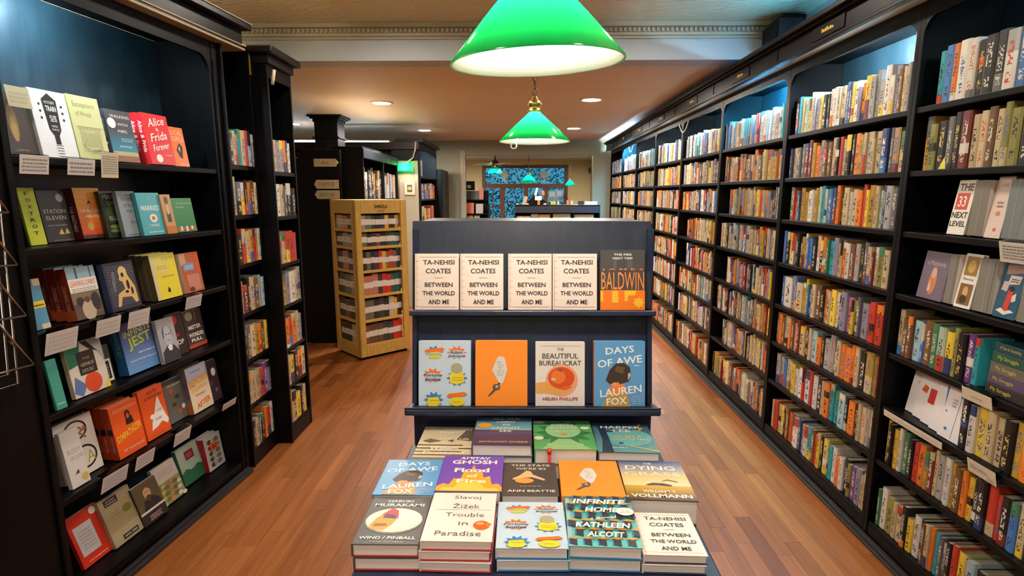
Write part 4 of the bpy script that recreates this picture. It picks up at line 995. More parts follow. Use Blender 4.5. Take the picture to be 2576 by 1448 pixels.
bookL('dark street photograph paperback with stacked white capitals, fourth shelf', 3, -0.278, 0.15, 0.09, 0.212, 8, 0.022, (0.045, 0.03, 0.028), [('e', 0.3, 0.84, 0.2, 0.12, (0.25, 0.24, 0.14)), ('r', 0.6, 0.72, 0.66, 1, (0.2, 0.09, 0.06)), ('t', 'MISTER', 0.5, 0.54, 0.68, 0.11, W, 0, 0.03), ('t', 'WONDER', 0.52, 0.34, 0.8, 0.11, W, 0, 0.03), ('t', 'FULL', 0.5, 0.2, 0.6, 0.09, W, 0, 0.03), ('r', 0, 0, 1, 0.1, (0.4, 0.06, 0.03))], hard=False)
OR2 = (0.78, 0.10, 0.015)
bookL('white art book with big curling black letter, fifth shelf', 4, -1.10, 0.19, 0.085, 0.262, 8, 0.03, (0.66, 0.60, 0.56), [('e', 0.52, 0.78, 0.3, 0.17, K), ('e', 0.52, 0.78, 0.25, 0.14, (0.66, 0.6, 0.56)), ('e', 0.62, 0.3, 0.3, 0.2, K), ('e', 0.62, 0.3, 0.25, 0.165, (0.66, 0.6, 0.56)), ('t', 'R', 0.62, 0.72, 0.3, 0.22, (0.2, 0.18, 0.05)), ('p', [(0.68, 0.72), (0.82, 0.76), (0.72, 0.82)], (0.5, 0.08, 0.05)), ('t', 'A', 0.75, 0.28, 0.22, 0.2, (0.35, 0.28, 0.08))])
bookL('narrow white book with grey lettering and a gold seal, fifth shelf', 4, -1.118, 0.085, 0.035, 0.246, 8, 0.02, (0.60, 0.57, 0.55), [('t', 'BODY', 0.55, 0.62, 0.75, 0.08, (0.3, 0.3, 0.32)), ('t', 'OF LOVE', 0.6, 0.5, 0.7, 0.07, (0.3, 0.3, 0.32)), ('p', [(0.3, 0.22), (0.5, 0.3), (0.55, 0.22)], (0.1, 0.05, 0.04)), ('e', 0.78, 0.12, 0.18, 0.065, (0.55, 0.38, 0.08))], hard=False)
bookL('orange-red book with a small black bust and yellow slanted title', 4, -0.862, 0.165, 0.045, 0.250, 8, 0.034, OR2, [('l', 0.1, 0.86, 0.95, 0.93, 2, (0.8, 0.35, 0.2)), ('p', [(0.46, 0.56), (0.48, 0.68), (0.56, 0.74), (0.7, 0.7), (0.74, 0.56)], K), ('e', 0.57, 0.75, 0.1, 0.085, (0.05, 0.02, 0.015)), ('e', 0.57, 0.72, 0.05, 0.05, OR2), ('t', 'SYMPATHIZER', 0.5, 0.42, 0.9, 0.13, (0.85, 0.55, 0.03), 8, 0.02), ('t', 'VIET THANH NGUYEN', 0.55, 0.12, 0.75, 0.05, (0.85, 0.6, 0.5))], n=4, spine=(0.34, 0.035, 0.01), spine_ops=[('r', 0.1, 0.48, 0.9, 0.6, K), ('t', 'SYMPATHIZER', 0.5, 0.3, 0.3, 0.4, (0.55, 0.3, 0.2), -90)])
bookL('orange-red book with a white bird and black capitals, fifth shelf', 4, -0.668, 0.158, 0.06, 0.256, 8, 0.03, OR2, [('t', 'KATE', 0.55, 0.9, 0.4, 0.06, K), ('t', 'ATKINSON', 0.55, 0.8, 0.75, 0.06, K), ('p', [(0.22, 0.16), (0.3, 0.32), (0.42, 0.42), (0.6, 0.66), (0.72, 0.78), (0.8, 0.56), (0.9, 0.34), (0.98, 0.24), (0.9, 0.16), (0.7, 0.26), (0.5, 0.2)], (0.8, 0.77, 0.74)), ('e', 0.36, 0.42, 0.1, 0.05, (0.8, 0.77, 0.74)), ('t', 'A GOD', 0.66, 0.5, 0.24, 0.05, K), ('t', 'IN RUINS', 0.58, 0.34, 0.26, 0.05, K), ('l', 0.4, 0.05, 0.7, 0.08, 1, (0.5, 0.1, 0.04))])
bookL('grey paperback scattered with red blooms, fifth shelf', 4, -0.462, 0.135, 0.10, 0.232, 8, 0.02, (0.13, 0.125, 0.11), [('r', 0, 0.9, 1, 1, (0.04, 0.04, 0.04)), ('l', 0.2, 0.84, 0.95, 0.89, 1, (0.6, 0.58, 0.5))] + [('e', x, y, 0.1, 0.06, (0.5, 0.08, 0.03)) for x, y in ((0.36, 0.72), (0.62, 0.2))] + [('e', x, y, 0.14, 0.05, (0.04, 0.05, 0.035)) for x, y in ((0.62, 0.56), (0.4, 0.4))] + [('e', 0.85, 0.28, 0.1, 0.06, W)], hard=False)
bookL('sunset coloured paperback with orange brush lettering', 4, -0.325, 0.17, 0.065, 0.262, 8, 0.036, (0.70, 0.58, 0.40), [('r', 0, 0.68, 1, 1, (0.42, 0.46, 0.58)), ('l', 0.2, 0.86, 0.7, 0.92, 1, (0.15, 0.2, 0.4)), ('t', 'BEFORE', 0.5, 0.66, 0.9, 0.16, (0.8, 0.3, 0.03), 6, 0.02), ('t', 'DURING', 0.5, 0.5, 0.7, 0.1, (0.85, 0.5, 0.1), 6, 0.02), ('t', 'SHORT', 0.5, 0.36, 0.5, 0.05, (0.1, 0.02, 0.08)), ('t', 'AFTER', 0.55, 0.16, 0.7, 0.12, (0.7, 0.12, 0.02), 6, 0.02)], n=3, spine=(0.20, 0.16, 0.20), spine_ops=[('r', 0, 0, 1, 0.24, (0.5, 0.14, 0.04)), ('t', 'BEFORE', 0.5, 0.5, 0.35, 0.5, (0.08, 0.03, 0.08), -90)], hard=False)
bookL('dark floral paperback with a white sticker, fifth shelf', 4, -0.14, 0.1, 0.085, 0.245, 8, 0.02, (0.05, 0.03, 0.035), [('e', 0.62, 0.7, 0.2, 0.1, W), ('e', 0.6, 0.25, 0.12, 0.05, (0.16, 0.14, 0.13)), ('e', 0.3, 0.45, 0.14, 0.06, (0.2, 0.05, 0.06))], hard=False)
bookL('red book with a pale poem panel, bottom shelf', 5, -1.055, 0.16, 0.10, 0.238, 18, 0.02, (0.62, 0.03, 0.012), [('r', 0.1, 0.2, 0.68, 0.78, (0.56, 0.54, 0.56)), ('l', 0.18, 0.3, 0.6, 0.7, 6, (0.4, 0.38, 0.4)), ('e', 0.82, 0.9, 0.11, 0.07, W), ('l', 0.15, 0.07, 0.8, 0.1, 1, (0.8, 0.5, 0.4))], hard=False)
bookL('khaki book with two black title plates, bottom shelf', 5, -0.906, 0.178, 0.08, 0.236, 18, 0.022, (0.36, 0.29, 0.17), [('r', 0, 0.3, 1, 0.6, (0.33, 0.25, 0.13)), ('r', 0.14, 0.82, 0.56, 0.96, K), ('t', 'JOURNEY', 0.35, 0.91, 0.3, 0.03, W), ('t', 'BY MOONLIGHT', 0.35, 0.86, 0.34, 0.03, W), ('e', 0.72, 0.6, 0.15, 0.085, (0.17, 0.16, 0.03)), ('l', 0.2, 0.58, 0.5, 0.7, 2, (0.25, 0.2, 0.12)), ('r', 0.3, 0.05, 0.8, 0.15, K), ('t', 'ANTAL SZERB', 0.55, 0.1, 0.42, 0.04, W)], hard=False)
bookL('dark book with an oil portrait of a bearded man, bottom shelf', 5, -0.738, 0.158, 0.07, 0.206, 18, 0.022, (0.02, 0.016, 0.018), [('r', 0, 0.32, 1, 1, (0.10, 0.075, 0.035)), ('p', [(0.18, 0.32), (0.3, 0.55), (0.62, 0.6), (0.86, 0.48), (0.95, 0.32)], (0.02, 0.017, 0.015)), ('e', 0.5, 0.72, 0.15, 0.17, (0.52, 0.33, 0.16)), ('p', [(0.4, 0.62), (0.5, 0.66), (0.62, 0.62), (0.56, 0.5), (0.46, 0.5)], (0.07, 0.04, 0.02)), ('p', [(0.34, 0.78), (0.4, 0.92), (0.6, 0.92), (0.66, 0.78), (0.5, 0.86)], (0.12, 0.06, 0.025)), ('e', 0.45, 0.74, 0.02, 0.012, K), ('e', 0.56, 0.74, 0.02, 0.012, K), ('r', 0, 0.27, 1, 0.32, (0.6, 0.58, 0.55)), ('l', 0.25, 0.06, 0.75, 0.2, 3, (0.5, 0.3, 0.28))], hard=False)
bookL('cream-topped book with a garden painting, bottom shelf', 5, -0.56, 0.163, 0.105, 0.212, 18, 0.02, (0.25, 0.26, 0.10), [('r', 0, 0.56, 1, 1, (0.56, 0.50, 0.44)), ('l', 0.15, 0.68, 0.85, 0.88, 4, (0.4, 0.35, 0.32))] + [('e', (i * 37 % 90) / 100 + 0.05, (i * 53 % 50) / 100 + 0.03, 0.1, 0.05, ((0.5, 0.42, 0.1), (0.5, 0.2, 0.06), (0.6, 0.55, 0.45), (0.12, 0.16, 0.06), (0.14, 0.11, 0.09))[i % 5]) for i in range(18)], hard=False)
bookL('pale sea-green book with a maroon label, bottom shelf', 5, -0.355, 0.185, 0.135, 0.212, 14, 0.03, (0.34, 0.46, 0.38), [('r', 0, 0, 1, 0.34, (0.012, 0.13, 0.055)), ('p', [(0, 0.34), (0.2, 0.42), (0.45, 0.32), (0.7, 0.4), (1, 0.3), (1, 0.2), (0, 0.2)], (0.012, 0.13, 0.055)), ('r', 0.3, 0.62, 0.68, 0.86, (0.22, 0.012, 0.02)), ('l', 0.36, 0.68, 0.62, 0.8, 3, (0.5, 0.3, 0.3)), ('l', 0.15, 0.44, 0.9, 0.56, 4, (0.42, 0.53, 0.46))], spine=(0.1, 0.2, 0.12))
bookL('red-spined book with black and white engraved cover', 5, -0.185, 0.15, 0.11, 0.205, 8, 0.036, (0.50, 0.48, 0.45), [('e', 0.3 + 0.2 * (i % 3), 0.15 + 0.17 * (i // 3 * 1.0), 0.14, 0.07, ((0.06, 0.06, 0.06), (0.4, 0.39, 0.37), (0.14, 0.14, 0.13))[i % 3]) for i in range(15)] + [('r', 0.3, 0.55, 0.72, 0.78, (0.75, 0.12, 0.02)), ('l', 0.36, 0.6, 0.66, 0.74, 2, K)], n=2, spine=(0.45, 0.012, 0.02))
# note cards on the first case
cgl = 'note cards on the face-out case'
def cardL(label, s, z, w, h, n=5, col=(0.66, 0.63, 0.62), tilt=10, y=-0.012, ink=(0.3, 0.28, 0.3), clip=True):
    card(label, LC @ Matrix.Translation((s, y, z)), w, h, [('l', 0.06, 0.15, 0.94, 0.9, n, ink)], cgl, tilt, clip, col)
cardL('white note card under the dark brown and guitar books', -1.185, 1.862, 0.115, 0.07, 4)
cardL('white note card with a small drawing under the yellow-green book', -0.990, 1.860, 0.128, 0.066, 3)
cardL('tall cream handwritten card between yellow-green and charcoal books', -0.828, 1.896, 0.09, 0.108, 8, (0.62, 0.56, 0.42), 6)
card('cream card over the top of the dark brown book', LC @ Matrix.Translation((-1.186, 0.012, 2.105)) , 0.09, 0.075, [('l', 0.1, 0.2, 0.9, 0.8, 3, (0.45, 0.42, 0.3))], cgl, -8, False, (0.56, 0.55, 0.40))
cardL('white card at the pilaster end of the third shelf', -1.182, 1.188, 0.14, 0.092, 4, (0.62, 0.59, 0.58), 14, ink=(0.5, 0.47, 0.46))
cardL('white card under the crowd photograph book', -0.952, 1.186, 0.128, 0.078, 3, (0.62, 0.59, 0.58), 14, ink=(0.5, 0.47, 0.46))
cardL('white card under the gold seated figure book', -0.778, 1.186, 0.127, 0.08, 3, (0.62, 0.59, 0.58), 14, ink=(0.5, 0.47, 0.46))
cardL('white card at the far end of the third shelf', -0.398, 1.184, 0.124, 0.068, 3, (0.55, 0.53, 0.53), 14, ink=(0.45, 0.42, 0.42))
cardL('thin white card at the far end of the fifth shelf', -0.184, 0.512, 0.128, 0.042, 2, (0.5, 0.46, 0.42), 16, ink=(0.38, 0.35, 0.32))
cardL('white card below the grey blooms book', -0.578, 0.506, 0.122, 0.075, 3, (0.60, 0.57, 0.58), 16, ink=(0.48, 0.46, 0.47))
cardL('white card below the white bird book', -0.832, 0.506, 0.115, 0.076, 3, (0.60, 0.57, 0.58), 16, ink=(0.48, 0.46, 0.47))
cardL('white card below the slanted yellow title book', -1.022, 0.504, 0.14, 0.08, 3, (0.60, 0.57, 0.60), 16, ink=(0.48, 0.46, 0.47))

# ------------------------------------------------------------------ the two narrow spine cases
C2 = frame(-1.69, 3.268, 0, 90); S2 = [1.888, 1.592, 1.296, 0.993, 0.70, 0.41, 0.112]
bookcase('narrow black bookcase with gold edge, between the face-out case and the jutting case', C2, 0.345, 0.30, S2, 2.60, 2.585, stile=0.018, back=B1, r=0.001)
ge = thing('edge_strip', 'thin gold strip around the top of the narrow bookcase', 'woodwork', C2)
MB().box(0.0, 0.34, -0.006, -0.001, 2.604, 2.616).build('top_strip', M['gold'], ge)
MB().box(0.331, 0.341, -0.006, -0.001, 2.45, 2.603).build('side_strip', M['gold'], ge)
rows2 = ['kctqcrlg', 'cgykohc', 'krcuroz', 'cmkchsl', 'kgcuohy', 'ccctrpa', 'kcgkorz']
for i, rw in enumerate(rows2):
    row(rw, C2, 0.02, 0.322, S2[i], (0.19, 0.215), (SHN[i], 'gold-edged narrow case'), 'books on the ' + SHN[i] + ' of the gold-edged case', 300 + i, inset=(0.002, 0.008), name='shelved_book', end='near side')
C3 = frame(-1.59, 3.617, 0, 90); S3 = [1.862, 1.572, 1.256, 0.973, 0.675, 0.413, 0.133]
bookcase('narrow black bookcase jutting forward with its own heavy crown', C3, 0.37, 0.36, S3, 2.50, 2.44, stile=0.02, back=B1, r=0.001)
cr3 = thing('crown', 'heavy dark crown with mitred corner on the jutting case', 'woodwork', C3)
MB().box(-0.01, 0.38, -0.02, 0.36, 2.522, 2.575).build('fascia', M['cornice'], cr3, 0.003)
MB().box(-0.05, 0.42, -0.06, 0.36, 2.576, 2.62).build('crown_board', M['cornice'], cr3, 0.01)
pg = thing('wooden_peg', 'short pale wooden peg near the top of the jutting case', 'peg', C3 @ Matrix.Translation((0.02, -0.022, 2.40)))
MB().tube([(0, 0, 0), (0.03, -0.004, 0.09)], 0.011, 8).build('dowel', M['signwood'], pg, smooth=True)
rows3 = ['casohw', 'wcgkk', 'tcrrr', 'uawcs', 'oroca', 'cykoc', 'ucyky']
for i, rw in enumerate(rows3):
    row(rw, C3, 0.022, 0.30 + 0.03 * (i % 2), S3[i], (0.19, 0.22), (SHN[i], 'jutting narrow case'), 'books on the ' + SHN[i] + ' of the jutting case', 330 + i, inset=(0.002, 0.008), name='shelved_book', end='near side')

# ------------------------------------------------------------------ navy book table with its raked display back
NV = M['navy']
TZ = 0.863
tb = thing('display_table', 'navy painted display table carrying the stacks of hardbacks', 'table', frame(-0.385, 1.115, 0, -0.9))
MB().box(0, 0.845, 0, 0.685, TZ - 0.03, TZ).build('tabletop', NV, tb, 0.004)
MB().box(0.02, 0.825, 0.02, 0.04, TZ - 0.13, TZ - 0.031).build('apron', NV, tb, 0.003)
for a in (0.02, 0.805): MB().box(a, a + 0.02, 0.041, 0.68, TZ - 0.13, TZ - 0.031).build('side_apron', NV, tb, 0.003)
for a in (0.02, 0.765):
    for b in (0.02, 0.62): MB().box(a, a + 0.06, b, b + 0.06, 0.0, TZ - 0.131).build('leg', NV, tb, 0.004)
MB().box(0.03, 0.815, 0.03, 0.67, 0.16, 0.18).build('lower_shelf', NV, tb, 0.003)
ds = thing('display_stand', 'navy raked two-tier display stand behind the book table', 'display stand', frame(-0.369, 1.815, 0, 0.3))
SW = 0.822
MB().box(0, SW, 0, 0.03, 0.0, 1.0).build('front_panel', NV, ds, 0.003)
for a in (0.0, SW - 0.02):
    MB().prism([(0.031, 0.0), (0.031, 0.98), (0.075, 1.60), (0.50, 1.60), (0.50, 0.0)], a, a + 0.02, 'x').build('side_panel', NV, ds)
MB().box(0.0, SW, 0.50, 0.52, 0.0, 1.62).build('rear_panel', NV, ds, 0.003)
MB().box(0.0, SW, 0.105, 0.499, 1.603, 1.62).build('top_board', M['navytop'], ds, 0.003)
DF = Matrix.Translation((-0.365, 1.800, 1.010)) @ Matrix.Rotation(R(0.6), 4, 'Z') @ Matrix.Rotation(R(-9.65), 4, 'X')
def dpart(name, mb, m, bev=0.004):
    o = mb.build(name, m, ds, bev)
    o.matrix_world = DF
    o.parent = ds
    o.matrix_parent_inverse = Matrix.Identity(4)
    o.matrix_basis = ds.matrix_world.inverted() @ DF
dpart('upper_panel', MB().box(-0.005, 0.815, 0.0, 0.02, 0.325, 0.628), M['navytop'])
dpart('lower_panel', MB().box(0.0, 0.812, 0.004, 0.024, 0.0, 0.304), NV)
for a in (-0.003, 0.797): dpart('side_batten', MB().box(a, a + 0.016, -0.012, 0.003, 0.003, 0.304), NV, 0.002)
dpart('upper_ledge', MB().box(-0.005, 0.815, -0.062, 0.02, 0.305, 0.323), NV)
dpart('lower_ledge', MB().box(-0.018, 0.828, -0.075, 0.02, -0.024, -0.001), NV, 0.006)
dpart('ledge_lip', MB().box(-0.018, 0.828, -0.078, -0.068, -0.0008, 0.004), M['navytop'], 0.002)

# covers used both on the stand and in the stacks
def c_coates():
    k = (0.035, 0.03, 0.028)
    return [('r', 0.02, 0.0, 0.05, 1, (0.66, 0.54, 0.46)), ('t', 'TA-NEHISI', 0.54, 0.845, 0.72, 0.085, k, 0, 0.022), ('t', 'COATES', 0.53, 0.69, 0.58, 0.09, k, 0, 0.022), ('r', 0.44, 0.565, 0.63, 0.573, (0.3, 0.16, 0.12)), ('t', 'BETWEEN', 0.54, 0.445, 0.64, 0.078, k, 0, 0.022), ('t', 'THE WORLD', 0.54, 0.295, 0.74, 0.078, k, 0, 0.022), ('t', 'AND ME', 0.54, 0.14, 0.48, 0.082, k, 0, 0.022), ('r', 0.1, 0.938, 0.95, 0.945, (0.62, 0.34, 0.26)), ('r', 0.1, 0.05, 0.95, 0.057, (0.62, 0.34, 0.26))] + [('r', 0.02, 0.06 + 0.115 * i, 0.10, 0.064 + 0.115 * i, (0.25, 0.12, 0.1)) for i in range(8)]
CCO = (0.80, 0.68, 0.60)
OG = (0.90, 0.27, 0.025)
def c_fortune():
    o = (0.78, 0.16, 0.02); y = (0.74, 0.60, 0.03); b = (0.04, 0.20, 0.42); k = (0.02, 0.02, 0.04)
    return [('b', 0.3, 0.83, 0.19, 0.1, b, 9), ('b', 0.3, 0.79, 0.17, 0.08, y, 11), ('p', [(0.1, 0.83), (0.14, 0.87), (0.46, 0.9), (0.5, 0.87), (0.46, 0.84), (0.14, 0.82)], o), ('r', 0.18, 0.775, 0.42, 0.815, (0.35, 0.42, 0.3)), ('r', 0.2, 0.725, 0.4, 0.755, (0.45, 0.5, 0.1)),
            ('b', 0.73, 0.82, 0.2, 0.11, o, 10), ('e', 0.73, 0.8, 0.15, 0.06, (0.42, 0.52, 0.62)), ('t', 'Adam', 0.72, 0.825, 0.24, 0.045, k, 0, 0.02, 0.15), ('t', 'Johnson', 0.73, 0.765, 0.34, 0.045, k, 0, 0.02, 0.15),
            ('b', 0.27, 0.47, 0.2, 0.12, o, 10), ('e', 0.27, 0.45, 0.16, 0.06, (0.42, 0.52, 0.62)), ('t', 'Fortune', 0.27, 0.475, 0.34, 0.045, k, 0, 0.02, 0.15), ('t', 'Smiles', 0.27, 0.41, 0.3, 0.045, k, 0, 0.02, 0.15),
            ('b', 0.74, 0.43, 0.21, 0.13, b, 10), ('p', [(0.6, 0.36), (0.6, 0.48), (0.66, 0.52), (0.84, 0.52), (0.88, 0.46), (0.88, 0.37), (0.74, 0.33)], y), ('r', 0.64, 0.43, 0.86, 0.438, (0.3, 0.24, 0.02)), ('r', 0.64, 0.395, 0.86, 0.403, (0.3, 0.24, 0.02)), ('e', 0.73, 0.58, 0.11, 0.08, (0.36, 0.34, 0.22)),
            ('b', 0.29, 0.1, 0.19, 0.13, b, 10), ('p', [(0.16, 0.03), (0.18, 0.13), (0.38, 0.14), (0.42, 0.05), (0.36, 0.0), (0.2, 0.0)], y), ('r', 0.2, 0.085, 0.4, 0.093, (0.3, 0.24, 0.02)),
            ('e', 0.74, 0.07, 0.15, 0.07, y), ('p', [(0.54, 0.15), (0.58, 0.19), (0.88, 0.22), (0.94, 0.18), (0.9, 0.16), (0.58, 0.13)], o), ('r', 0.66, 0.06, 0.82, 0.068, (0.3, 0.24, 0.02))]
FCO = (0.50, 0.63, 0.76)
def c_key(tilted=False):
    g = (0.66, 0.62, 0.60)
    return [('p', [(0.40, 0.72), (0.44, 0.755), (0.52, 0.755), (0.56, 0.72), (0.61, 0.55), (0.53, 0.36), (0.49, 0.33), (0.44, 0.36), (0.31, 0.54)], (0.55, 0.3, 0.12)), ('p', [(0.405, 0.725), (0.445, 0.76), (0.525, 0.76), (0.565, 0.725), (0.61, 0.56), (0.535, 0.37), (0.49, 0.34), (0.445, 0.37), (0.315, 0.55)], g), ('l', 0.40, 0.47, 0.54, 0.7, 8, (0.45, 0.42, 0.42)),
            ('e', 0.45, 0.345, 0.02, 0.014, K), ('e', 0.40, 0.29, 0.075, 0.05, (0.10, 0.09, 0.085)), ('e', 0.41, 0.30, 0.03, 0.02, (0.45, 0.4, 0.38)), ('p', [(0.36, 0.27), (0.40, 0.25), (0.26, 0.15), (0.23, 0.15)], (0.08, 0.06, 0.05))]
def c_days():
    w = (0.82, 0.82, 0.82)
    return [('t', 'DAYS', 0.5, 0.865, 0.56, 0.105, w, 4, 0.015), ('t', 'OF AWE', 0.5, 0.69, 0.88, 0.115, w, 6, 0.015), ('p', [(0.22, 0.40), (0.3, 0.56), (0.42, 0.66), (0.58, 0.67), (0.70, 0.60), (0.72, 0.48), (0.68, 0.38), (0.5, 0.34), (0.3, 0.34)], (0.045, 0.028, 0.022)), ('p', [(0.44, 0.62), (0.6, 0.6), (0.56, 0.5), (0.4, 0.54)], (0.12, 0.075, 0.035)), ('p', [(0.66, 0.40), (0.72, 0.48), (0.70, 0.52), (0.66, 0.5)], (0.6, 0.42, 0.32)),
            ('p', [(0.14, 0.0), (0.26, 0.18), (0.34, 0.32), (0.58, 0.33), (0.66, 0.18), (0.7, 0.0)], (0.46, 0.28, 0.07)), ('b', 0.46, 0.28, 0.2, 0.1, (0.78, 0.22, 0.06), 8), ('e', 0.4, 0.34, 0.05, 0.03, (0.8, 0.3, 0.12)),
            ('t', 'LAUREN', 0.52, 0.235, 0.82, 0.115, w, 6, 0.015), ('t', 'FOX', 0.44, 0.08, 0.4, 0.11, w, 4, 0.015), ('l', 0.72, 0.04, 0.96, 0.17, 4, (0.3, 0.45, 0.62)), ('l', 0.76, 0.62, 0.92, 0.64, 1, w)]
DCO = (0.10, 0.31, 0.60)
BG = (0.72, 0.66, 0.62)
ob_ = [('t', 'THE', 0.5, 0.885, 0.14, 0.045, (0.09, 0.085, 0.06), 0, 0.015), ('t', 'BEAUTIFUL', 0.5, 0.78, 0.74, 0.085, (0.09, 0.085, 0.06), 0, 0.02), ('t', 'BUREAUCRAT', 0.5, 0.67, 0.86, 0.08, (0.09, 0.085, 0.06), 0, 0.02), ('e', 0.53, 0.40, 0.33, 0.25, (0.72, 0.34, 0.2)), ('p', [(0.0, 0.36), (0.2, 0.38), (0.4, 0.30), (0.66, 0.30), (0.72, 0.24), (0.5, 0.17), (0.2, 0.2), (0.0, 0.2)], (0.70, 0.34, 0.09)), ('e', 0.52, 0.44, 0.27, 0.17, (0.62, 0.07, 0.012)), ('e', 0.46, 0.46, 0.15, 0.11, (0.74, 0.17, 0.03)), ('e', 0.5, 0.56, 0.06, 0.02, (0.25, 0.10, 0.02)), ('e', 0.36, 0.42, 0.05, 0.025, (0.6, 0.5, 0.35)), ('p', [(0.46, 0.27), (0.62, 0.32), (0.76, 0.30), (0.6, 0.25)], (0.66, 0.12, 0.02)), ('t', 'HELEN PHILLIPS', 0.5, 0.115, 0.72, 0.05, (0.35, 0.03, 0.03), 0, 0.015), ('r', 0.12, 0.94, 0.9, 0.944, (0.3, 0.28, 0.26))]
BK = (0.055, 0.052, 0.055)
bald = [('r', 0, 0, 1, 0.33, (0.85, 0.19, 0.015)), ('t', 'THE FIRE', 0.5, 0.925, 0.4, 0.035, W, 0, 0.02), ('t', 'NEXT TIME', 0.5, 0.862, 0.45, 0.035, W, 0, 0.02), ('r', 0.3, 0.68, 0.36, 0.85, (0.09, 0.09, 0.10)), ('r', 0.6, 0.68, 0.72, 0.85, (0.09, 0.09, 0.10)), ('t', 'J A M E S', 0.5, 0.675, 0.94, 0.045, (0.72, 0.22, 0.05), 0, 0.01), ('t', 'BALDWIN', 0.5, 0.485, 0.96, 0.29, (0.80, 0.26, 0.05), 0, 0.0), ('r', 0.0, 0.14, 0.06, 0.32, (0.85, 0.5, 0.03)), ('r', 0.26, 0.12, 0.4, 0.32, (0.85, 0.5, 0.03)), ('p', [(0.54, 0.14), (0.54, 0.32), (0.8, 0.32), (0.78, 0.24), (0.62, 0.24), (0.62, 0.15)], (0.85, 0.5, 0.03)), ('b', 0.86, 0.12, 0.14, 0.1, (0.85, 0.5, 0.03), 8)]
PX = 0.0013415
def bookD(label, x0, x1, zb, h, t, col, ops, **kw):
    a, b = (x0 - 1043) * PX, (x1 - 1043) * PX
    display_book(label, DF @ Matrix.Translation((a, -t - 0.001, zb)), b - a, h, t, col, ops, **kw)
for i, (a, b) in enumerate(((1050, 1160), (1164, 1272), (1285, 1394), (1397, 1508))):
    bookD('pale pink hardback with black title, %s on the upper ledge of the raked stand' % ('first', 'second', 'third', 'fourth')[i], a, b, 0.324, 0.1895, 0.024, CCO, c_coates(), spine=(0.7, 0.58, 0.5), group='matching pale pink hardbacks on the upper ledge')
bookD('charcoal and orange book with tall orange surname, at the end of the upper ledge', 1517, 1629, 0.324, 0.202, 0.02, BK, bald, hard=False)
bookD('pale blue hardback with yellow and orange starbursts, on the lower ledge of the stand', 1060, 1190, 0.0, 0.219, 0.028, FCO, c_fortune(), spine=(0.36, 0.48, 0.62))
bookD('plain orange hardback with a key tag, on the lower ledge of the stand', 1203, 1333, 0.0, 0.220, 0.03, OG, c_key())
bookD('off-white hardback with a red tomato in a hand, on the lower ledge', 1354, 1477, 0.0, 0.216, 0.028, BG, ob_)
bookD('blue hardback with a dark haired woman, on the lower ledge of the stand', 1501, 1628, 0.0, 0.219, 0.03, DCO, c_days(), spine=(0.72, 0.26, 0.08))

# stacks lying on the table: (label, x0, x1, yfront, depth, top z, copies, colour, ops, board edge, x shift of the whole, rot)
def stack(label, x0, x1, yf, dep, ztop, n, col, ops, edge, rot=0.0, spine=None, group=None, bulge=0.0):
    t = (ztop - TZ - 0.0012) / n
    rr = random.Random(label)
    for i in range(n):
        top = i == n - 1
        z = TZ + 0.0008 + t * (i + 1)
        jx = 0 if top else rr.uniform(-0.004, 0.004); jr = 0 if top else rr.uniform(-0.8, 0.8)
        # lying face up: local z (height) runs away from the camera, local y (thickness) runs down
        mw = Matrix.Translation((x0 + jx, yf + (0 if top else rr.uniform(-0.004, 0.002)), z)) @ Matrix.Rotation(R(rot + jr), 4, 'Z') @ Matrix.Rotation(R(-90), 4, 'X')
        lab = label + (', top of its stack' if top else ', %s below the top' % ORD[n - 2 - i] if n > 1 else '')
        if n == 1: lab = label
        display_book(lab, mw, x1 - x0, dep, t * 0.985, col, ops if top else None, spine=spine, edge=edge, group=('stack of ' + label if n > 1 else None))
RE = (0.36, 0.02, 0.02); BE = (0.02, 0.14, 0.32); NE = (0.02, 0.025, 0.05)
DG = (0.06, 0.058, 0.052)
mur = [('t', 'HARUKI', 0.5, 0.90, 0.42, 0.045, W, 0, 0.015), ('t', 'MURAKAMI', 0.5, 0.81, 0.82, 0.065, W, 0, 0.015), ('e', 0.5, 0.46, 0.46, 0.27, (0.16, 0.15, 0.13)), ('e', 0.5, 0.48, 0.45, 0.255, (0.66, 0.60, 0.50)), ('e', 0.5, 0.51, 0.42, 0.21, (0.74, 0.69, 0.60)), ('p', [(0.14, 0.36), (0.2, 0.5), (0.34, 0.66), (0.42, 0.74), (0.52, 0.68), (0.56, 0.52), (0.48, 0.36), (0.38, 0.26), (0.2, 0.28)], (0.70, 0.30, 0.04)), ('p', [(0.28, 0.6), (0.42, 0.74), (0.52, 0.68), (0.56, 0.52), (0.34, 0.52)], (0.42, 0.05, 0.05)), ('p', [(0.3, 0.52), (0.52, 0.5), (0.5, 0.58), (0.36, 0.6)], (0.08, 0.04, 0.10)), ('p', [(0.2, 0.34), (0.42, 0.36), (0.4, 0.4), (0.22, 0.4)], (0.25, 0.1, 0.02)), ('t', 'WIND / PINBALL', 0.5, 0.115, 0.86, 0.055, W, 0, 0.015), ('t', 'TWO NOVELS', 0.5, 0.04, 0.5, 0.025, (0.4, 0.38, 0.34))]
ziz = [('t', s, x, y, w, h, (0.13, 0.11, 0.11)) for s, x, y, w, h in (('Slavoj', 0.55, 0.885, 0.42, 0.10), ('Žižek', 0.55, 0.705, 0.42, 0.115), ('Trouble', 0.55, 0.51, 0.58, 0.08), ('in', 0.55, 0.335, 0.14, 0.07), ('Paradise', 0.5, 0.14, 0.66, 0.09))] + [('r', 0.1, 0.61, 0.94, 0.615, (0.5, 0.3, 0.26)), ('e', 0.82, 0.30, 0.12, 0.09, (0.72, 0.12, 0.015)), ('p', [(0.88, 0.36), (0.97, 0.33), (0.9, 0.26)], (0.78, 0.2, 0.03)), ('e', 0.80, 0.33, 0.06, 0.03, (0.85, 0.35, 0.12))]
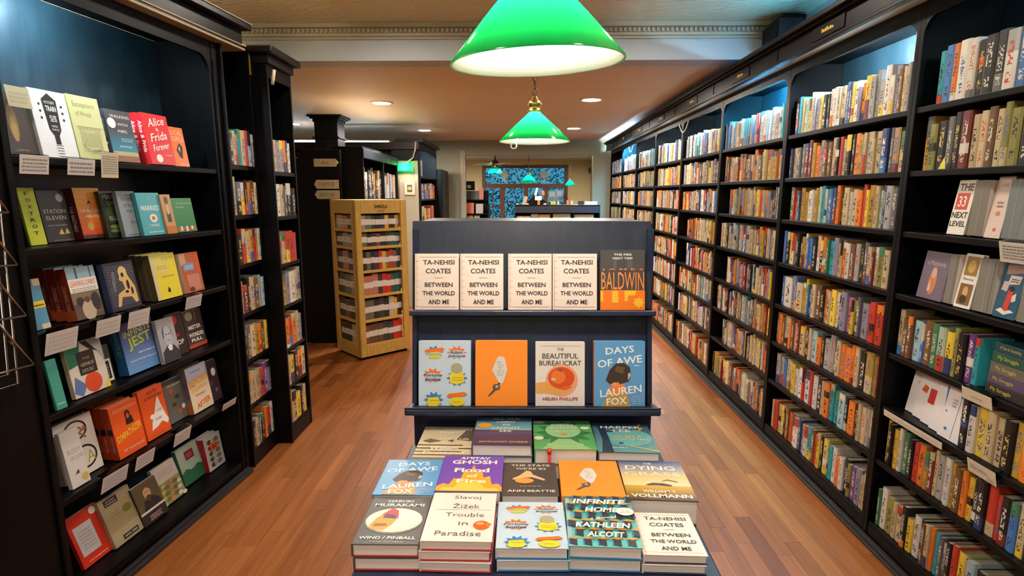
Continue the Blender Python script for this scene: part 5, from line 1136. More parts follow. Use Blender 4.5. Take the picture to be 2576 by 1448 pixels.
TQ = (0.12, 0.47, 0.44)
inf_ = [('r', 0, 0, 0.05, 1, (0.35, 0.45, 0.5))]
for r_ in range(6):
    for c_ in range(5):
        x_ = 0.02 + 0.2 * c_ + (0.1 if r_ % 2 else 0); y_ = r_ / 6.0
        if x_ > 0.93: continue
        inf_ += [('p', [(x_, y_ + 0.03), (min(x_ + 0.1, 1), y_ + 0.005), (min(x_ + 0.1, 1), y_ + 0.12), (x_, y_ + 0.14)], (0.03, 0.035, 0.06)), ('p', [(x_ - 0.02, y_ + 0.02), (x_, y_ + 0.03), (x_, y_ + 0.14), (x_ - 0.02, y_ + 0.12)], (0.03, 0.2, 0.45))]
        inf_ += [('p', [(max(x_ - 0.04, 0), y_ + 0.145), (min(x_ + 0.06, 1), y_ + 0.125), (min(x_ + 0.16, 1), y_ + 0.15), (min(x_ + 0.06, 1), y_ + 0.172)], (0.75, 0.30, 0.02))]
inf_ += [('t', 'INFINITE', 0.5, 0.83, 0.8, 0.1, W, 0, 0.03, 0.2), ('t', 'HOME', 0.52, 0.65, 0.5, 0.1, W, 0, 0.03, 0.2), ('t', 'a novel', 0.52, 0.48, 0.4, 0.05, W, 8, 0.02, 0.2), ('t', 'KATHLEEN', 0.5, 0.33, 0.78, 0.1, W, 0, 0.03, 0.2), ('t', 'ALCOTT', 0.52, 0.15, 0.52, 0.1, W, 0, 0.03, 0.2), ('e', 0.86, 0.62, 0.13, 0.085, W), ('l', 0.78, 0.59, 0.94, 0.65, 2, (0.7, 0.4, 0.3))]
stack('dark hardback with a painted egg, front row of the table', -0.386, -0.232, 1.147, 0.200, 0.930, 2, DG, mur, RE)
stack('off-white hardback with a red brush blot, front row of the table', -0.227, -0.063, 1.146, 0.206, 0.941, 3, (0.78, 0.70, 0.64), ziz, RE, -0.6)
stack('pale blue starburst hardback lying in the front row of the table', -0.055, 0.112, 1.148, 0.193, 0.923, 2, FCO, c_fortune(), BE)
stack('turquoise hardback patterned with cubes, front row of the table', 0.112, 0.280, 1.15, 0.205, 0.929, 2, TQ, inf_, BE, -2.2)
stack('pale pink hardback with black title lying in the front row', 0.283, 0.428, 1.147, 0.170, 0.911, 2, CCO, c_coates(), NE, -1.5)
gho = [('p', [(0.0, 0.0), (0.0, 0.12), (0.1, 0.2), (0.18, 0.16), (0.24, 0.34), (0.34, 0.3), (0.38, 0.56), (0.46, 0.48), (0.52, 0.72), (0.58, 0.5), (0.66, 0.6), (0.7, 0.36), (0.8, 0.4), (0.84, 0.18), (0.94, 0.2), (1, 0.1), (1, 0.0)], (0.85, 0.36, 0.03)), ('p', [(0.06, 0.0), (0.1, 0.1), (0.26, 0.08), (0.36, 0.26), (0.5, 0.2), (0.6, 0.3), (0.74, 0.08), (0.92, 0.08), (0.96, 0)], (0.85, 0.52, 0.08)), ('t', 'AMITAV', 0.52, 0.92, 0.5, 0.075, W, 0, 0.025), ('t', 'GHOSH', 0.52, 0.80, 0.74, 0.12, W, 0, 0.03), ('t', 'Flood', 0.5, 0.56, 0.56, 0.12, W, 0, 0.03), ('t', 'of', 0.52, 0.40, 0.18, 0.09, (0.85, 0.75, 0.45), 0, 0.03), ('t', 'Fire', 0.52, 0.26, 0.46, 0.11, (0.85, 0.78, 0.5), 0, 0.03)]
sta = [('t', 'THE STATE', 0.52, 0.90, 0.74, 0.06, W, 0, 0.01), ('t', "WE'RE IN", 0.52, 0.79, 0.56, 0.06, W, 0, 0.01), ('e', 0.4, 0.42, 0.17, 0.08, (0.74, 0.3, 0.05)), ('p', [(0.18, 0.48), (0.3, 0.56), (0.44, 0.72), (0.52, 0.7), (0.56, 0.6), (0.78, 0.46), (0.76, 0.42), (0.54, 0.52), (0.36, 0.5), (0.2, 0.44)], (0.74, 0.42, 0.26)), ('e', 0.46, 0.66, 0.06, 0.06, (0.66, 0.5, 0.14)), ('l', 0.3, 0.24, 0.74, 0.28, 1, (0.35, 0.2, 0.12)), ('t', 'ANN BEATTIE', 0.52, 0.12, 0.84, 0.06, W, 0, 0.01)]
dyg = [('g', 0, 0.62, 1, 1, (0.5, 0.42, 0.30), (0.04, 0.075, 0.20)), ('g', 0, 0.34, 1, 0.62, (0.72, 0.58, 0.34), (0.72, 0.46, 0.14)), ('g', 0, 0, 1, 0.34, (0.07, 0.035, 0.015), (0.55, 0.32, 0.02)), ('t', 'THE', 0.46, 0.92, 0.12, 0.04, W, 0, 0.01), ('t', 'DYING', 0.48, 0.80, 0.78, 0.11, W, 0, 0.01), ('t', 'GRASS', 0.48, 0.64, 0.86, 0.09, (0.75, 0.66, 0.5), 0, 0.01), ('p', [(0.32, 0.36), (0.44, 0.41), (0.6, 0.40), (0.72, 0.36), (0.7, 0.33), (0.5, 0.35), (0.36, 0.34)], (0.06, 0.035, 0.02)), ('p', [(0.56, 0.44), (0.68, 0.5), (0.82, 0.45), (0.82, 0.43), (0.68, 0.48)], (0.08, 0.05, 0.03)), ('t', 'WILLIAM T.', 0.5, 0.2, 0.5, 0.055, W, 0, 0.01), ('t', 'VOLLMANN', 0.5, 0.095, 0.88, 0.08, W, 0, 0.025)]
stack('blue hardback with a dark haired woman, second row of the table', -0.392, -0.229, 1.352, 0.196, 0.934, 2, DCO, c_days(), NE)
stack('violet hardback with golden flames, second row of the table', -0.226, -0.049, 1.356, 0.200, 0.944, 2, (0.15, 0.055, 0.40), gho, (0.3, 0.1, 0.05), -0.5)
stack('dark brown hardback with a reclining figure, second row of the table', -0.049, 0.104, 1.350, 0.182, 0.936, 2, (0.055, 0.045, 0.038), sta, RE)
stack('plain orange hardback with a key tag, second row of the table', 0.111, 0.280, 1.350, 0.200, 0.936, 2, OG, c_key(), OG, -1.5)
stack('hardback with a golden grass plain, second row, thickest of all', 0.283, 0.465, 1.342, 0.216, 0.932, 1, (0.08, 0.05, 0.03), dyg, (0.2, 0.15, 0.02), -2.5)
bar = [('g', 0, 0, 1, 0.4, (0.62, 0.5, 0.32), (0.7, 0.6, 0.42))] + [('r', 0.0, 0.05 + 0.1 * i, 1.0 - 0.2 * (i % 2), 0.085 + 0.1 * i, (0.13, 0.09, 0.045)) for i in range(4)] + [('p', [(0.66, 0.55), (0.8, 0.9), (1, 0.9), (1, 0.5)], (0.13, 0.10, 0.07)), ('p', [(0.06, 0.5), (0.2, 0.58), (0.4, 0.5), (0.2, 0.44)], (0.16, 0.13, 0.09)), ('p', [(0.5, 0.52), (0.62, 0.56), (0.6, 0.46)], (0.16, 0.13, 0.09)), ('t', 'Barbarian', 0.5, 0.90, 0.78, 0.08, (0.80, 0.74, 0.62), 0, 0.02), ('t', 'Days', 0.48, 0.77, 0.34, 0.09, (0.80, 0.74, 0.62), 0, 0.02), ('t', 'A Surfing Life', 0.55, 0.56, 0.66, 0.08, (0.80, 0.74, 0.62), 0, 0.02), ('t', 'William', 0.48, 0.27, 0.5, 0.09, (0.85, 0.8, 0.7), 0, 0.02), ('t', 'Finnegan', 0.5, 0.12, 0.7, 0.09, (0.85, 0.8, 0.7), 0, 0.02)]
lig = [('g', 0, 0.5, 1, 1, (0.14, 0.38, 0.40), (0.06, 0.10, 0.22)), ('g', 0, 0, 1, 0.5, (0.05, 0.03, 0.07), (0.13, 0.045, 0.09)), ('p', [(0, 0.38), (0.3, 0.46), (0.6, 0.4), (0.8, 0.5), (1, 0.44), (1, 0.36), (0, 0.3)], (0.09, 0.07, 0.14)), ('r', 0.3, 0.5, 1, 0.53, (0.3, 0.5, 0.5)), ('e', 0.16, 0.66, 0.13, 0.085, (0.80, 0.28, 0.03))] + [('t', s, 0.54, 0.91 - 0.115 * i, w, 0.07, W, 0, 0.015) for i, (s, w) in enumerate((('ALL THE', 0.5), ('LIGHT', 0.34), ('WE', 0.15), ('CANNOT', 0.52), ('SEE', 0.22)))] + [('t', 'ANTHONY DOERR', 0.52, 0.08, 0.84, 0.055, (0.7, 0.45, 0.2), 0, 0.01)]
GRN = (0.09, 0.33, 0.11)
grn = [('b', 0.5, 0.55, 0.5, 0.48, (0.035, 0.17, 0.06), 12), ('e', 0.5, 0.64, 0.3, 0.26, (0.28, 0.52, 0.26)), ('p', [(0.1, 0.0), (0.4, 0.34), (0.6, 0.34), (0.92, 0.0)], (0.26, 0.48, 0.22)), ('e', 0.5, 0.16, 0.3, 0.05, (0.36, 0.56, 0.3)), ('e', 0.5, 0.16, 0.26, 0.035, (0.24, 0.46, 0.2)), ('e', 0.1, 0.92, 0.1, 0.05, (0.65, 0.68, 0.5)), ('e', 0.88, 0.72, 0.08, 0.05, (0.65, 0.68, 0.5)), ('e', 0.08, 0.36, 0.08, 0.06, (0.65, 0.68, 0.5)), ('t', 'SHIRLEY', 0.5, 0.82, 0.4, 0.075, (0.62, 0.72, 0.5), 0, 0.01), ('t', 'JACKSON', 0.5, 0.72, 0.44, 0.075, (0.62, 0.72, 0.5), 0, 0.01), ('t', 'LET ME TELL YOU', 0.5, 0.6, 0.5, 0.06, (0.5, 0.64, 0.4), 0, 0.01), ('e', 0.5, 0.49, 0.06, 0.03, (0.7, 0.2, 0.04))]
har = [('g', 0, 0, 1, 1, (0.10, 0.28, 0.30), (0.035, 0.075, 0.14)), ('e', 0.56, 0.5, 0.42, 0.3, (0.12, 0.36, 0.40)), ('p', [(0.06, 0), (0.12, 0.4), (0.08, 0.9), (0.2, 0.92), (0.24, 0.5), (0.26, 0)], (0.02, 0.035, 0.06)), ('p', [(0.2, 0.66), (0.5, 0.7), (0.8, 0.8), (0.8, 0.82), (0.48, 0.74), (0.2, 0.7)], (0.02, 0.035, 0.06)), ('t', 'HARPER', 0.5, 0.85, 0.72, 0.09, W, 0, 0.015), ('t', 'LEE', 0.5, 0.72, 0.3, 0.08, W, 0, 0.015), ('t', 'GO SET A', 0.56, 0.52, 0.5, 0.06, (0.72, 0.52, 0.1), 0, 0.015), ('t', 'WATCHMAN', 0.58, 0.42, 0.62, 0.06, (0.72, 0.52, 0.1), 0, 0.015), ('p', [(0.5, 0.2), (1, 0.02), (1, 0.06), (0.52, 0.22)], (0.55, 0.38, 0.06)), ('e', 0.42, 0.29, 0.04, 0.02, K), ('l', 0.24, 0.12, 0.5, 0.17, 1, (0.5, 0.6, 0.6))] + [('e', 0.86 - 0.03 * (i % 3), 0.96 - 0.05 * i, 0.025, 0.02, (0.7, 0.48, 0.08)) for i in range(6)]
stack('sepia hardback with surf photograph, back row of the table', -0.326, -0.146, 1.562, 0.222, 0.936, 2, (0.66, 0.54, 0.36), bar, CR, -1.0)
stack('dusk purple hardback with teal light, back row of the table', -0.146, 0.036, 1.568, 0.212, 0.975, 3, (0.05, 0.04, 0.08), lig, (0.3, 0.36, 0.34), -0.6)
stack('green hardback with leafy reading figure, back row of the table', 0.044, 0.234, 1.565, 0.214, 0.962, 2, GRN, grn, (0.2, 0.34, 0.2))
stack('teal hardback with bare tree and rails, back row of the table', 0.236, 0.420, 1.565, 0.212, 0.955, 3, (0.04, 0.09, 0.14), har, NE, -1.5)
rb = thing('pen', 'red pen standing between the table rows, in front of the green hardback', 'pen', Matrix.Translation((0.088, 1.5575, TZ)))
MB().tube([(0, 0, 0.0), (0, 0.001, 0.088)], 0.0045, 8).build('barrel', plain('red_plastic', (0.7, 0.04, 0.01), 0.3), rb, smooth=True)
MB().tube([(0, 0.001, 0.088), (0, 0.001, 0.104)], 0.006, 8).build('cap', plain('red_cap', (0.75, 0.06, 0.02), 0.3), rb, smooth=True)

# ------------------------------------------------------------------ oak notebook tower
OK = M['oak']
TW = thing('notebook_tower', 'square golden oak tower with notebooks on every tier', 'display stand', Matrix.Translation((-1.66, 5.54, 0)))
H = 1.655
tiers = [(1.52, 1.365), (1.335, 1.185), (1.155, 0.94), (0.912, 0.68), (0.652, 0.42), (0.392, 0.16)]
def tower_face(mw, w):
    def P(name, mb, bev=0.004):
        o = mb.build(name, OK, TW, bev); o.matrix_basis = TW.matrix_world.inverted() @ mw
        return o
    P('corner_post', MB().box(0.0, 0.075, 0.0, 0.02, 0.03, H)); P('corner_post', MB().box(w - 0.075, w, 0.0, 0.02, 0.03, H))
    zs = [H] + [z for t in tiers for z in t] + [0.03]
    for i in range(0, len(zs), 2):
        P('rail', MB().box(0.0755, w - 0.0755, 0.001, 0.019, zs[i + 1], zs[i]), 0.003)
fR = Matrix.Translation((-1.66, 5.54, 0)) @ Matrix.Rotation(R(44.3), 4, 'Z')
WR, WL = 0.61, 0.53
fL = fR @ Matrix.Rotation(R(-90), 4, 'Z') @ Matrix.Translation((-WL, 0, 0))
tower_face(fR, WR)
tower_face(fL, WL)
tower_face(fR @ Matrix.Translation((WR, 0, 0)) @ Matrix.Rotation(R(90), 4, 'Z'), WL)
tower_face(fR @ Matrix.Translation((WR, WL, 0)) @ Matrix.Rotation(R(180), 4, 'Z'), WR)
def TP(name, mb, m, bev=0.0):
    o = mb.build(name, m, TW, bev); o.matrix_basis = TW.matrix_world.inverted() @ fR
TP('top_board', MB().box(0.002, WR - 0.002, 0.002, WL - 0.002, H - 0.02, H + 0.004), OK, 0.003)
TP('plinth', MB().box(0.03, WR - 0.03, 0.03, WL - 0.03, 0.0, 0.03), B1)
TP('core', MB().box(0.17, WR - 0.17, 0.17, WL - 0.17, 0.03, H - 0.021), B1)
for t in tiers: TP('shelf', MB().box(0.021, WR - 0.021, 0.021, WL - 0.021, t[1] - 0.012, t[1] - 0.001), OK)
lt = MB()
print_ops(lt, [('t', 'SHINOLA', 0.5, 0.5, 0.28, 0.038, (0.02, 0.014, 0.006), 0, 0.02), ('t', 'DETROIT', 0.5, 0.455, 0.16, 0.02, (0.05, 0.03, 0.01))], lambda u, v, l: (WR * 0.06 + u * 0.88 * WR, -0.0006, 1.09 + v), 1)
o = lt.build('lettering', M['prn'], TW); o.matrix_basis = TW.matrix_world.inverted() @ fR
NC = dict(k=(0.025, 0.024, 0.026), g=(0.12, 0.125, 0.09), n=(0.04, 0.045, 0.05), r=(0.50, 0.03, 0.02), y=(0.66, 0.36, 0.03), e=(0.02, 0.10, 0.08), p=(0.44, 0.17, 0.11), b=(0.12, 0.07, 0.035), c=(0.5, 0.4, 0.26), o=(0.6, 0.2, 0.03), v=(0.16, 0.17, 0.06), s=(0.3, 0.27, 0.2), m=(0.25, 0.06, 0.04))
NN = dict(k='black', g='olive-grey', n='charcoal', r='red', y='amber', e='dark green', p='salmon', b='brown', c='cream', o='orange', v='moss', s='stone', m='rust')
TN = ['top tier', 'second tier', 'third tier', 'fourth tier', 'fifth tier', 'bottom tier']
def notebooks(mw, w, codes, face, bandw):
    for ti, cs in enumerate(codes):
        zt, zb = tiers[ti]
        rr = random.Random(ti * 7 + len(cs))
        ws = [rr.uniform(0.8, 1.3) for _ in cs]; k = (w - 0.165) / sum(ws); x = 0.082
        for i, c in enumerate(cs):
            wd_ = ws[i] * k - 0.001; hh = (zt - zb) * rr.uniform(0.84, 0.93)
            t = thing('notebook', '%s notebook, white band, %s from front corner, %s, %s face' % (NN[c], ORD[i if face == 'lettered' else len(cs) - 1 - i], TN[ti], face), 'notebook', mw @ Matrix.Translation((x, 0.024 + rr.uniform(0, 0.004), zb)), 'notebooks on the oak tower')
            MB().box(0, wd_, 0, 0.10, 0, hh, 0, NC[c]).build('cover', M['jacket'], t, 0.001)
            b = MB(); bz = hh * (0.36 if ti > 1 else 0.3); bh = hh * (0.3 if ti > 1 else 0.42)
            b.box(-0.0004, wd_ + 0.0004, -0.0008, 0.06, bz, bz + bh, 0, (0.66, 0.60, 0.53))
            if bandw: b.face([(wd_ * 0.3, -0.0012, bz + bh * 0.5), (wd_ * 0.7, -0.0012, bz + bh * 0.5), (wd_ * 0.7, -0.0012, bz + bh * 0.62), (wd_ * 0.3, -0.0012, bz + bh * 0.62)], 0, (0.2, 0.17, 0.14))
            b.build('paper_band', M['card'], t)
            x += ws[i] * k
notebooks(fR, WR, ['sgnknyky', 'gknmknee', 'kgknryvrgn', 'pppnrree', 'ggknkcyk', 'mbbbnnrr'], 'lettered', False)
notebooks(fL, WL, ['cok', 'nss', 'kpk', 'kgs', 'kbk', 'kkc'], 'plain', True)

# ------------------------------------------------------------------ column, end panel with arrow signs, middle cases
pc = thing('end_panel', 'tall black end panel of the island bookcase, carrying arrow signs', 'bookcase', Matrix.Translation((-2.43, 6.25, 0)))
MB().box(0, 0.43, 0.0, 0.05, 0.0, 2.20).build('board', B1, pc, 0.004)
MB().box(0.03, 0.40, -0.012, -0.001, 1.78, 1.80).build('moulding', B3, pc)
MB().box(-0.3, -0.001, 0.01, 0.04, 0.0, 2.10).build('set_back_board', B3, pc)
MB().box(0, 0.43, -0.012, -0.001, 0.0, 0.10).build('kick_board', B3, pc)
colm = thing('column', 'square black column with flared capital rising behind the arrow signs', 'column', Matrix.Translation((-2.60, 7.75, 0)))
MB().box(-0.155, 0.155, -0.155, 0.155, 0, 2.66).build('shaft', B1, colm, 0.004)
cp = MB()
for z0, z1, r_ in ((2.45, 2.47, 0.18), (2.66, 2.70, 0.17), (2.70, 2.72, 0.20), (2.72, 2.748, 0.225)): cp.box(-r_, r_, -r_, r_, z0, z1)
cp.build('capital', B1, colm, 0.004); colm['kind'] = 'structure'
def arrow(label, x0, x1, z0, z1, dirn, text):
    t = thing('arrow_sign', label, 'sign', Matrix.Translation((-2.43, 6.247, 0)), 'arrow signs on the black end panel')
    h = (z0 + z1) / 2; a = 0.028
    pts = [(x0, z0), (x1 - a, z0), (x1, h), (x1 - a, z1), (x0, z1)] if dirn > 0 else [(x0, h), (x0 + a, z0), (x1, z0), (x1, z1), (x0 + a, z1)]
    MB().prism(pts, -0.022, -0.013 + 0.0, 'y').build('board', M['signwood'], t)
    m = MB(); print_ops(m, [('t', text, (x0 + x1) / 2 + 0.008 * -dirn, h, (x1 - x0) * (0.32 if len(text) < 5 else 0.62), (z1 - z0) * 0.42, (0.16, 0.13, 0.1))], lambda u, v, l: (u, -0.0226, v), 1)
    m.build('lettering', M['prn'], t)
arrow('pale arrow sign pointing to the long wall, topmost of three', 0.145, 0.415, 2.015, 2.10, 1, 'Art')
arrow('pale arrow sign pointing to the alcove, middle of three', 0.135, 0.408, 1.775, 1.872, -1, 'HUMOR')
arrow('pale arrow sign pointing to the alcove, lowest of three', 0.137, 0.413, 1.662, 1.757, -1, 'HISTORY')
isl = bookcase('black island bookcase with tall leaning books, behind the oak tower', frame(-1.78, 6.37, 0, 90), 1.79, 0.34, [1.657, 1.30, 0.95, 0.6, 0.3, 0.1], 2.225, 2.115, stile=0.03, r=0.002, back=B1)
MB().box(0.95, 0.98, 0.001, 0.3, 1.659, 2.22).build('divider', B1, isl)
MB().box(0.0, 1.79, -0.012, -0.001, 2.12, 2.225).build('fascia', M['navytop'], isl, 0.003)
CI = frame(-1.78, 6.37, 0, 90)
row('hgkgkoktk', CI, 0.05, 0.93, 1.658, (0.30, 0.38), ('upper shelf', 'island case'), 'tall books on the island case', 500, name='tall_book', end='near end')
row('lqwswsbnwsccw', CI, 1.0, 1.74, 1.658, (0.28, 0.36), ('upper shelf', 'island case far half'), 'tall books on the island case', 501, name='tall_book', end='divider')
# alcove row facing the camera, wall lamp, framed picture, end case
alc = thing('bookcase', 'tall dark bookcase run across the back of the alcove', 'bookcase', Matrix.Translation((-3.98, 8.40, 0)))
MB().box(0, 2.10, 0.0, 0.40, 0.0, 0.0999).build('plinth', B1, alc)
for a in (0.0, 0.69, 1.38, 2.06): MB().box(a, a + 0.04, 0.0, 0.38, 0.1, 2.36).build('side_panel', B1, alc)
MB().box(0, 2.10, 0.385, 0.40, 0.1, 2.36).build('back_panel', B2, alc)
for z in (0.10, 0.42, 0.74, 1.06, 1.38, 1.70, 2.02):
    for a in (0.041, 0.731, 1.421): MB().box(a, a + (0.648 if a < 1.4 else 0.638), 0.005, 0.384, z + 0.0005, z + 0.026).build('shelf', B1, alc)
MB().box(-0.02, 2.10, -0.04, 0.40, 2.361, 2.47).build('cornice_board', M['cornice'], alc, 0.004)
wp = thing('wall_panel', 'beige lit panel carrying the banker lamp, at the end of the alcove run', 'panel', Matrix.Translation((-1.875, 8.36, 0)))
MB().box(0, 0.35, 0.0, 0.03, 0.0, 2.20).build('board', M['wallb'], wp)
MB().box(0, 0.35, -0.002, 0.03, 2.201, 2.36).build('upper_board', B1, wp)
MB().box(0, 0.38, -0.04, 0.03, 2.361, 2.47).build('cornice_board', M['cornice'], wp, 0.004)
rr = random.Random(77)
alb = MB()
for b in range(3):
    for z in (0.125, 0.447, 0.767, 1.087, 1.407, 1.727, 2.047):
        row(''.join(rr.choice('kkmgnbkhgqkr') for _ in range(22)), Matrix.Translation((-3.98 + 0.69 * b, 8.40, 0)), 0.05, 0.66, z, (0.2, 0.25), None, None, rr.randint(0, 9999), stuff=alb)
tag(alb.build('packed_books', M['spine']), 'dim rows of dark books in the alcove bookcase', 'books', None, 'stuff')
tube_light((-3.6, 8.62, 2.486), (-2.0, 8.62, 2.486), emis('alcove_tube', COOL, 6.0), 'cool tube on top of the alcove bookcase')
bl = thing('wall_lamp', 'green glass banker lamp fixed above the framed picture in the alcove', 'lamp', Matrix.Translation((-1.675, 8.20, 2.065)))
sh = MB(); n = 12
pts = [(0.065 * math.cos(PI * k / n), -0.02 + 0.115 * math.sin(PI * k / n)) for k in range(n + 1)]
for k in range(n): sh.face([(-0.10, pts[k][0], pts[k][1]), (0.10, pts[k][0], pts[k][1]), (0.10, pts[k + 1][0], pts[k + 1][1]), (-0.10, pts[k + 1][0], pts[k + 1][1])])
for x in (-0.10, 0.10): sh.face([(x, p[0], p[1]) for p in pts])
sh.build('shade', M['green_glass'], bl, smooth=False)
MB().tube([(-0.07, 0, 0.012), (0.07, 0, 0.012)], 0.012, 8).build('bulb', emis('banker_bulb', WARMW, 26), bl)
MB().tube([(0, 0.05, 0.02), (0, 0.12, 0.03), (0, 0.145, 0.0)], 0.007, 6).build('arm', M['brass'], bl)
fpic = thing('framed_picture', 'small cream framed picture below the green banker lamp', 'picture', Matrix.Translation((-1.73, 8.347, 1.70)))
MB().box(0.0, 0.16, -0.01, 0.012, 0.0, 0.19).build('frame', plain('cream_frame', (0.62, 0.52, 0.36), 0.5), fpic, 0.004)
m_ = MB(); print_ops(m_, [('r', 0.12, 0.12, 0.88, 0.88, (0.72, 0.66, 0.5)), ('r', 0.26, 0.22, 0.74, 0.8, (0.12, 0.10, 0.06)), ('e', 0.5, 0.52, 0.2, 0.14, (0.55, 0.42, 0.1))], lambda u, v, l: (0.16 * u, -0.0105 - 0.0003 * l, 0.19 * v), 1); m_.build('picture', M['prn'], fpic)
pl = [(-1.88 + 0.40 * k / 10, 8.38, 2.45 - 0.30 * (1 - (k / 10.0) ** 2) if k else 2.15) for k in range(11)]
tag(MB().tube([(-1.80, 8.31, 2.16), (-1.68, 8.31, 2.17), (-1.58, 8.31, 2.24), (-1.55, 8.31, 2.34), (-1.535, 8.31, 2.47)], 0.012, 6).build('cable_conduit', M['cable'], smooth=True), 'pale cable conduit curving up beside the banker lamp', 'cable')
EC = frame(-1.50, 8.395, 0, 90)
ec = bookcase('black bookcase with blue lit back, between the alcove and the far wall', EC, 1.66, 0.36, [1.985, 1.635, 1.28, 0.92, 0.56, 0.12], 2.45, 2.38, stile=0.05, r=0.06)
MB().box(0.0, 1.66, -0.06, 0.36, 2.471, 2.52).build('crown_board', M['cornice'], ec, 0.004)
row('qwlwey', EC, 0.08, 0.42, 1.985, (0.19, 0.27), ('top shelf', 'blue-backed case'), 'books on the blue-backed case', 520, name='shelved_book', end='near end')
row('orwbbaarwcoo', EC, 0.08, 1.55, 1.635, (0.20, 0.26), ('second shelf', 'blue-backed case'), 'books on the blue-backed case', 521, name='shelved_book', end='near end')
row('rawyoowrcr', EC, 0.08, 1.5, 1.28, (0.18, 0.26), ('third shelf', 'blue-backed case'), 'books on the blue-backed case', 522, name='shelved_book', end='near end')
tube_light((-1.545, 8.6, 2.42), (-1.545, 9.6, 2.42), M['tube_cool'], 'cool tube inside the blue-backed case')
ec2 = thing('bookcase', 'plain black case end beside the far sage wall', 'bookcase', frame(-1.42, 10.08, 0, 90))
MB().box(0, 0.95, 0, 0.5, 0, 2.15).build('carcass', B1, ec2, 0.004)
for k in range(3): MB().box(0.02, 0.9, -0.012, -0.001, 0.1 + 0.68 * k, 0.7 + 0.68 * k).build('panel', B3, ec2, 0.004)

# ------------------------------------------------------------------ far wall: tall counter, small rack, things on them
ct = thing('display_counter', 'tall dark counter with face-out boards, before the far opening', 'counter', Matrix.Translation((-0.11, 10.35, 0)))
MB().box(0, 1.58, 0, 0.5, 1.49, 1.515).build('counter_top', B1, ct, 0.004)
MB().box(0, 1.58, 0.0, 0.02, 1.37, 1.489).build('fascia', M['navytop'], ct, 0.003)
for a in (0.0, 0.66, 1.08, 1.56): MB().box(a, a + 0.02, 0.021, 0.5, 0, 1.489).build('upright', B1, ct)
MB().box(0.0, 1.58, 0.48, 0.5, 0, 1.489).build('back_panel', B1, ct)
for z in (1.08, 0.7, 0.1): MB().box(0.0205, 1.5595, 0.021, 0.479, z - 0.02, z).build('shelf', B1, ct)
def board(label, x, w, z, h, col, ops, y=10.40, name='art_board', cat='board'):
    t = thing(name, label, cat, Matrix.Translation((x, y, z)) @ Matrix.Rotation(R(-6), 4, 'X'))
    MB().box(0, w, 0, 0.02, 0, h, 0, col).build('board', M['jacket'], t, 0.002)
    if ops:
        m = MB(); print_ops(m, ops, lambda u, v, l: (u * w, -0.0008 - 0.0004 * l, v * h), h); m.build('print', M['prn'], t)
board('pink and cream printed board on the tall counter shelf', -0.08, 0.26, 1.081, 0.23, (0.55, 0.36, 0.28), [('r', 0.2, 0, 0.4, 1, (0.6, 0.55, 0.45)), ('r', 0.0, 0.0, 0.1, 1, (0.6, 0.15, 0.06))])
board('cream board standing taller beside the pink one on the counter', 0.19, 0.14, 1.081, 0.27, (0.55, 0.48, 0.34), [], 10.43)
board('mustard board with a dark bird on the counter shelf', 0.335, 0.22, 1.081, 0.26, (0.46, 0.27, 0.04), [('p', [(0.3, 0.5), (0.5, 0.6), (0.7, 0.5), (0.55, 0.35)], (0.12, 0.07, 0.02)), ('p', [(0.4, 0.3), (0.5, 0.5), (0.46, 0.28)], (0.12, 0.07, 0.02))])
board('olive board with a pale map panel on the counter shelf', 0.60, 0.33, 1.081, 0.275, (0.34, 0.32, 0.17), [('r', 0.16, 0.1, 0.78, 0.7, (0.62, 0.52, 0.34)), ('l', 0.24, 0.3, 0.7, 0.6, 3, (0.5, 0.3, 0.2)), ('l', 0.2, 0.78, 0.8, 0.84, 1, (0.15, 0.14, 0.08))])
board('plain tan wooden board at the end of the counter shelf', 1.00, 0.36, 1.081, 0.26, (0.40, 0.26, 0.11), [('p', [(0.5, 0.5), (1, 0.1), (1, 1)], (0.36, 0.32, 0.14))])
ast = thing('easel', 'black sloping easel with books on top of the tall counter', 'easel', Matrix.Translation((0.30, 10.55, 1.516)))
MB().prism([(-0.22, 0), (-0.06, 0.17), (0.06, 0.17), (0.22, 0)], -0.02, 0.12, 'y').build('wedge', B1, ast, 0.003)
def cbook(label, x, z, w, h, col, lean=0.0, y=10.50):
    t = thing('counter_book', label, 'book', Matrix.Translation((x, y, z)) @ Matrix.Rotation(R(lean), 4, 'Y'))
    MB().box(0, w, 0, 0.03, 0, h, 0, col).build('cover', M['jacket'], t, 0.001)
    MB().box(0.002, w - 0.002, 0.002, 0.028, h, h + 0.001).build('page_block', M['paper'], t)
cbook('white sign card in front of the black easel', 0.265, 1.60, 0.13, 0.075, (0.74, 0.70, 0.66), 0, 10.50)
cbook('tall white booklet leaning above the easel', 0.255, 1.687, 0.04, 0.15, (0.72, 0.68, 0.62), 14, 10.60)
cbook('orange tag hanging below the white sign card on the easel', 0.315, 1.517, 0.045, 0.08, (0.75, 0.2, 0.04), 0, 10.49)
cbook('coral booklet behind the sign on the counter', 0.40, 1.687, 0.06, 0.08, (0.65, 0.18, 0.08), -14, 10.62)
cbook('tan booklet leaning at the low side of the easel', 0.02, 1.517, 0.07, 0.17, (0.52, 0.40, 0.26), 18, 10.72)
cbook('lime box standing on the tall counter', 0.56, 1.517, 0.10, 0.055, (0.42, 0.40, 0.03))
cbook('white booklet standing past the lime box', 0.69, 1.517, 0.025, 0.06, (0.7, 0.66, 0.6))
cbook('small orange booklet on the counter past the white booklet', 0.86, 1.517, 0.04, 0.08, (0.5, 0.24, 0.08))
cbook('beige box on the counter past the orange booklet', 0.93, 1.517, 0.05, 0.07, (0.5, 0.42, 0.32))
cbook('white striped box near the end of the tall counter', 1.20, 1.517, 0.23, 0.06, (0.6, 0.56, 0.54))
cbook('black box between beige and striped boxes on the counter', 1.07, 1.517, 0.11, 0.07, (0.02, 0.02, 0.02))
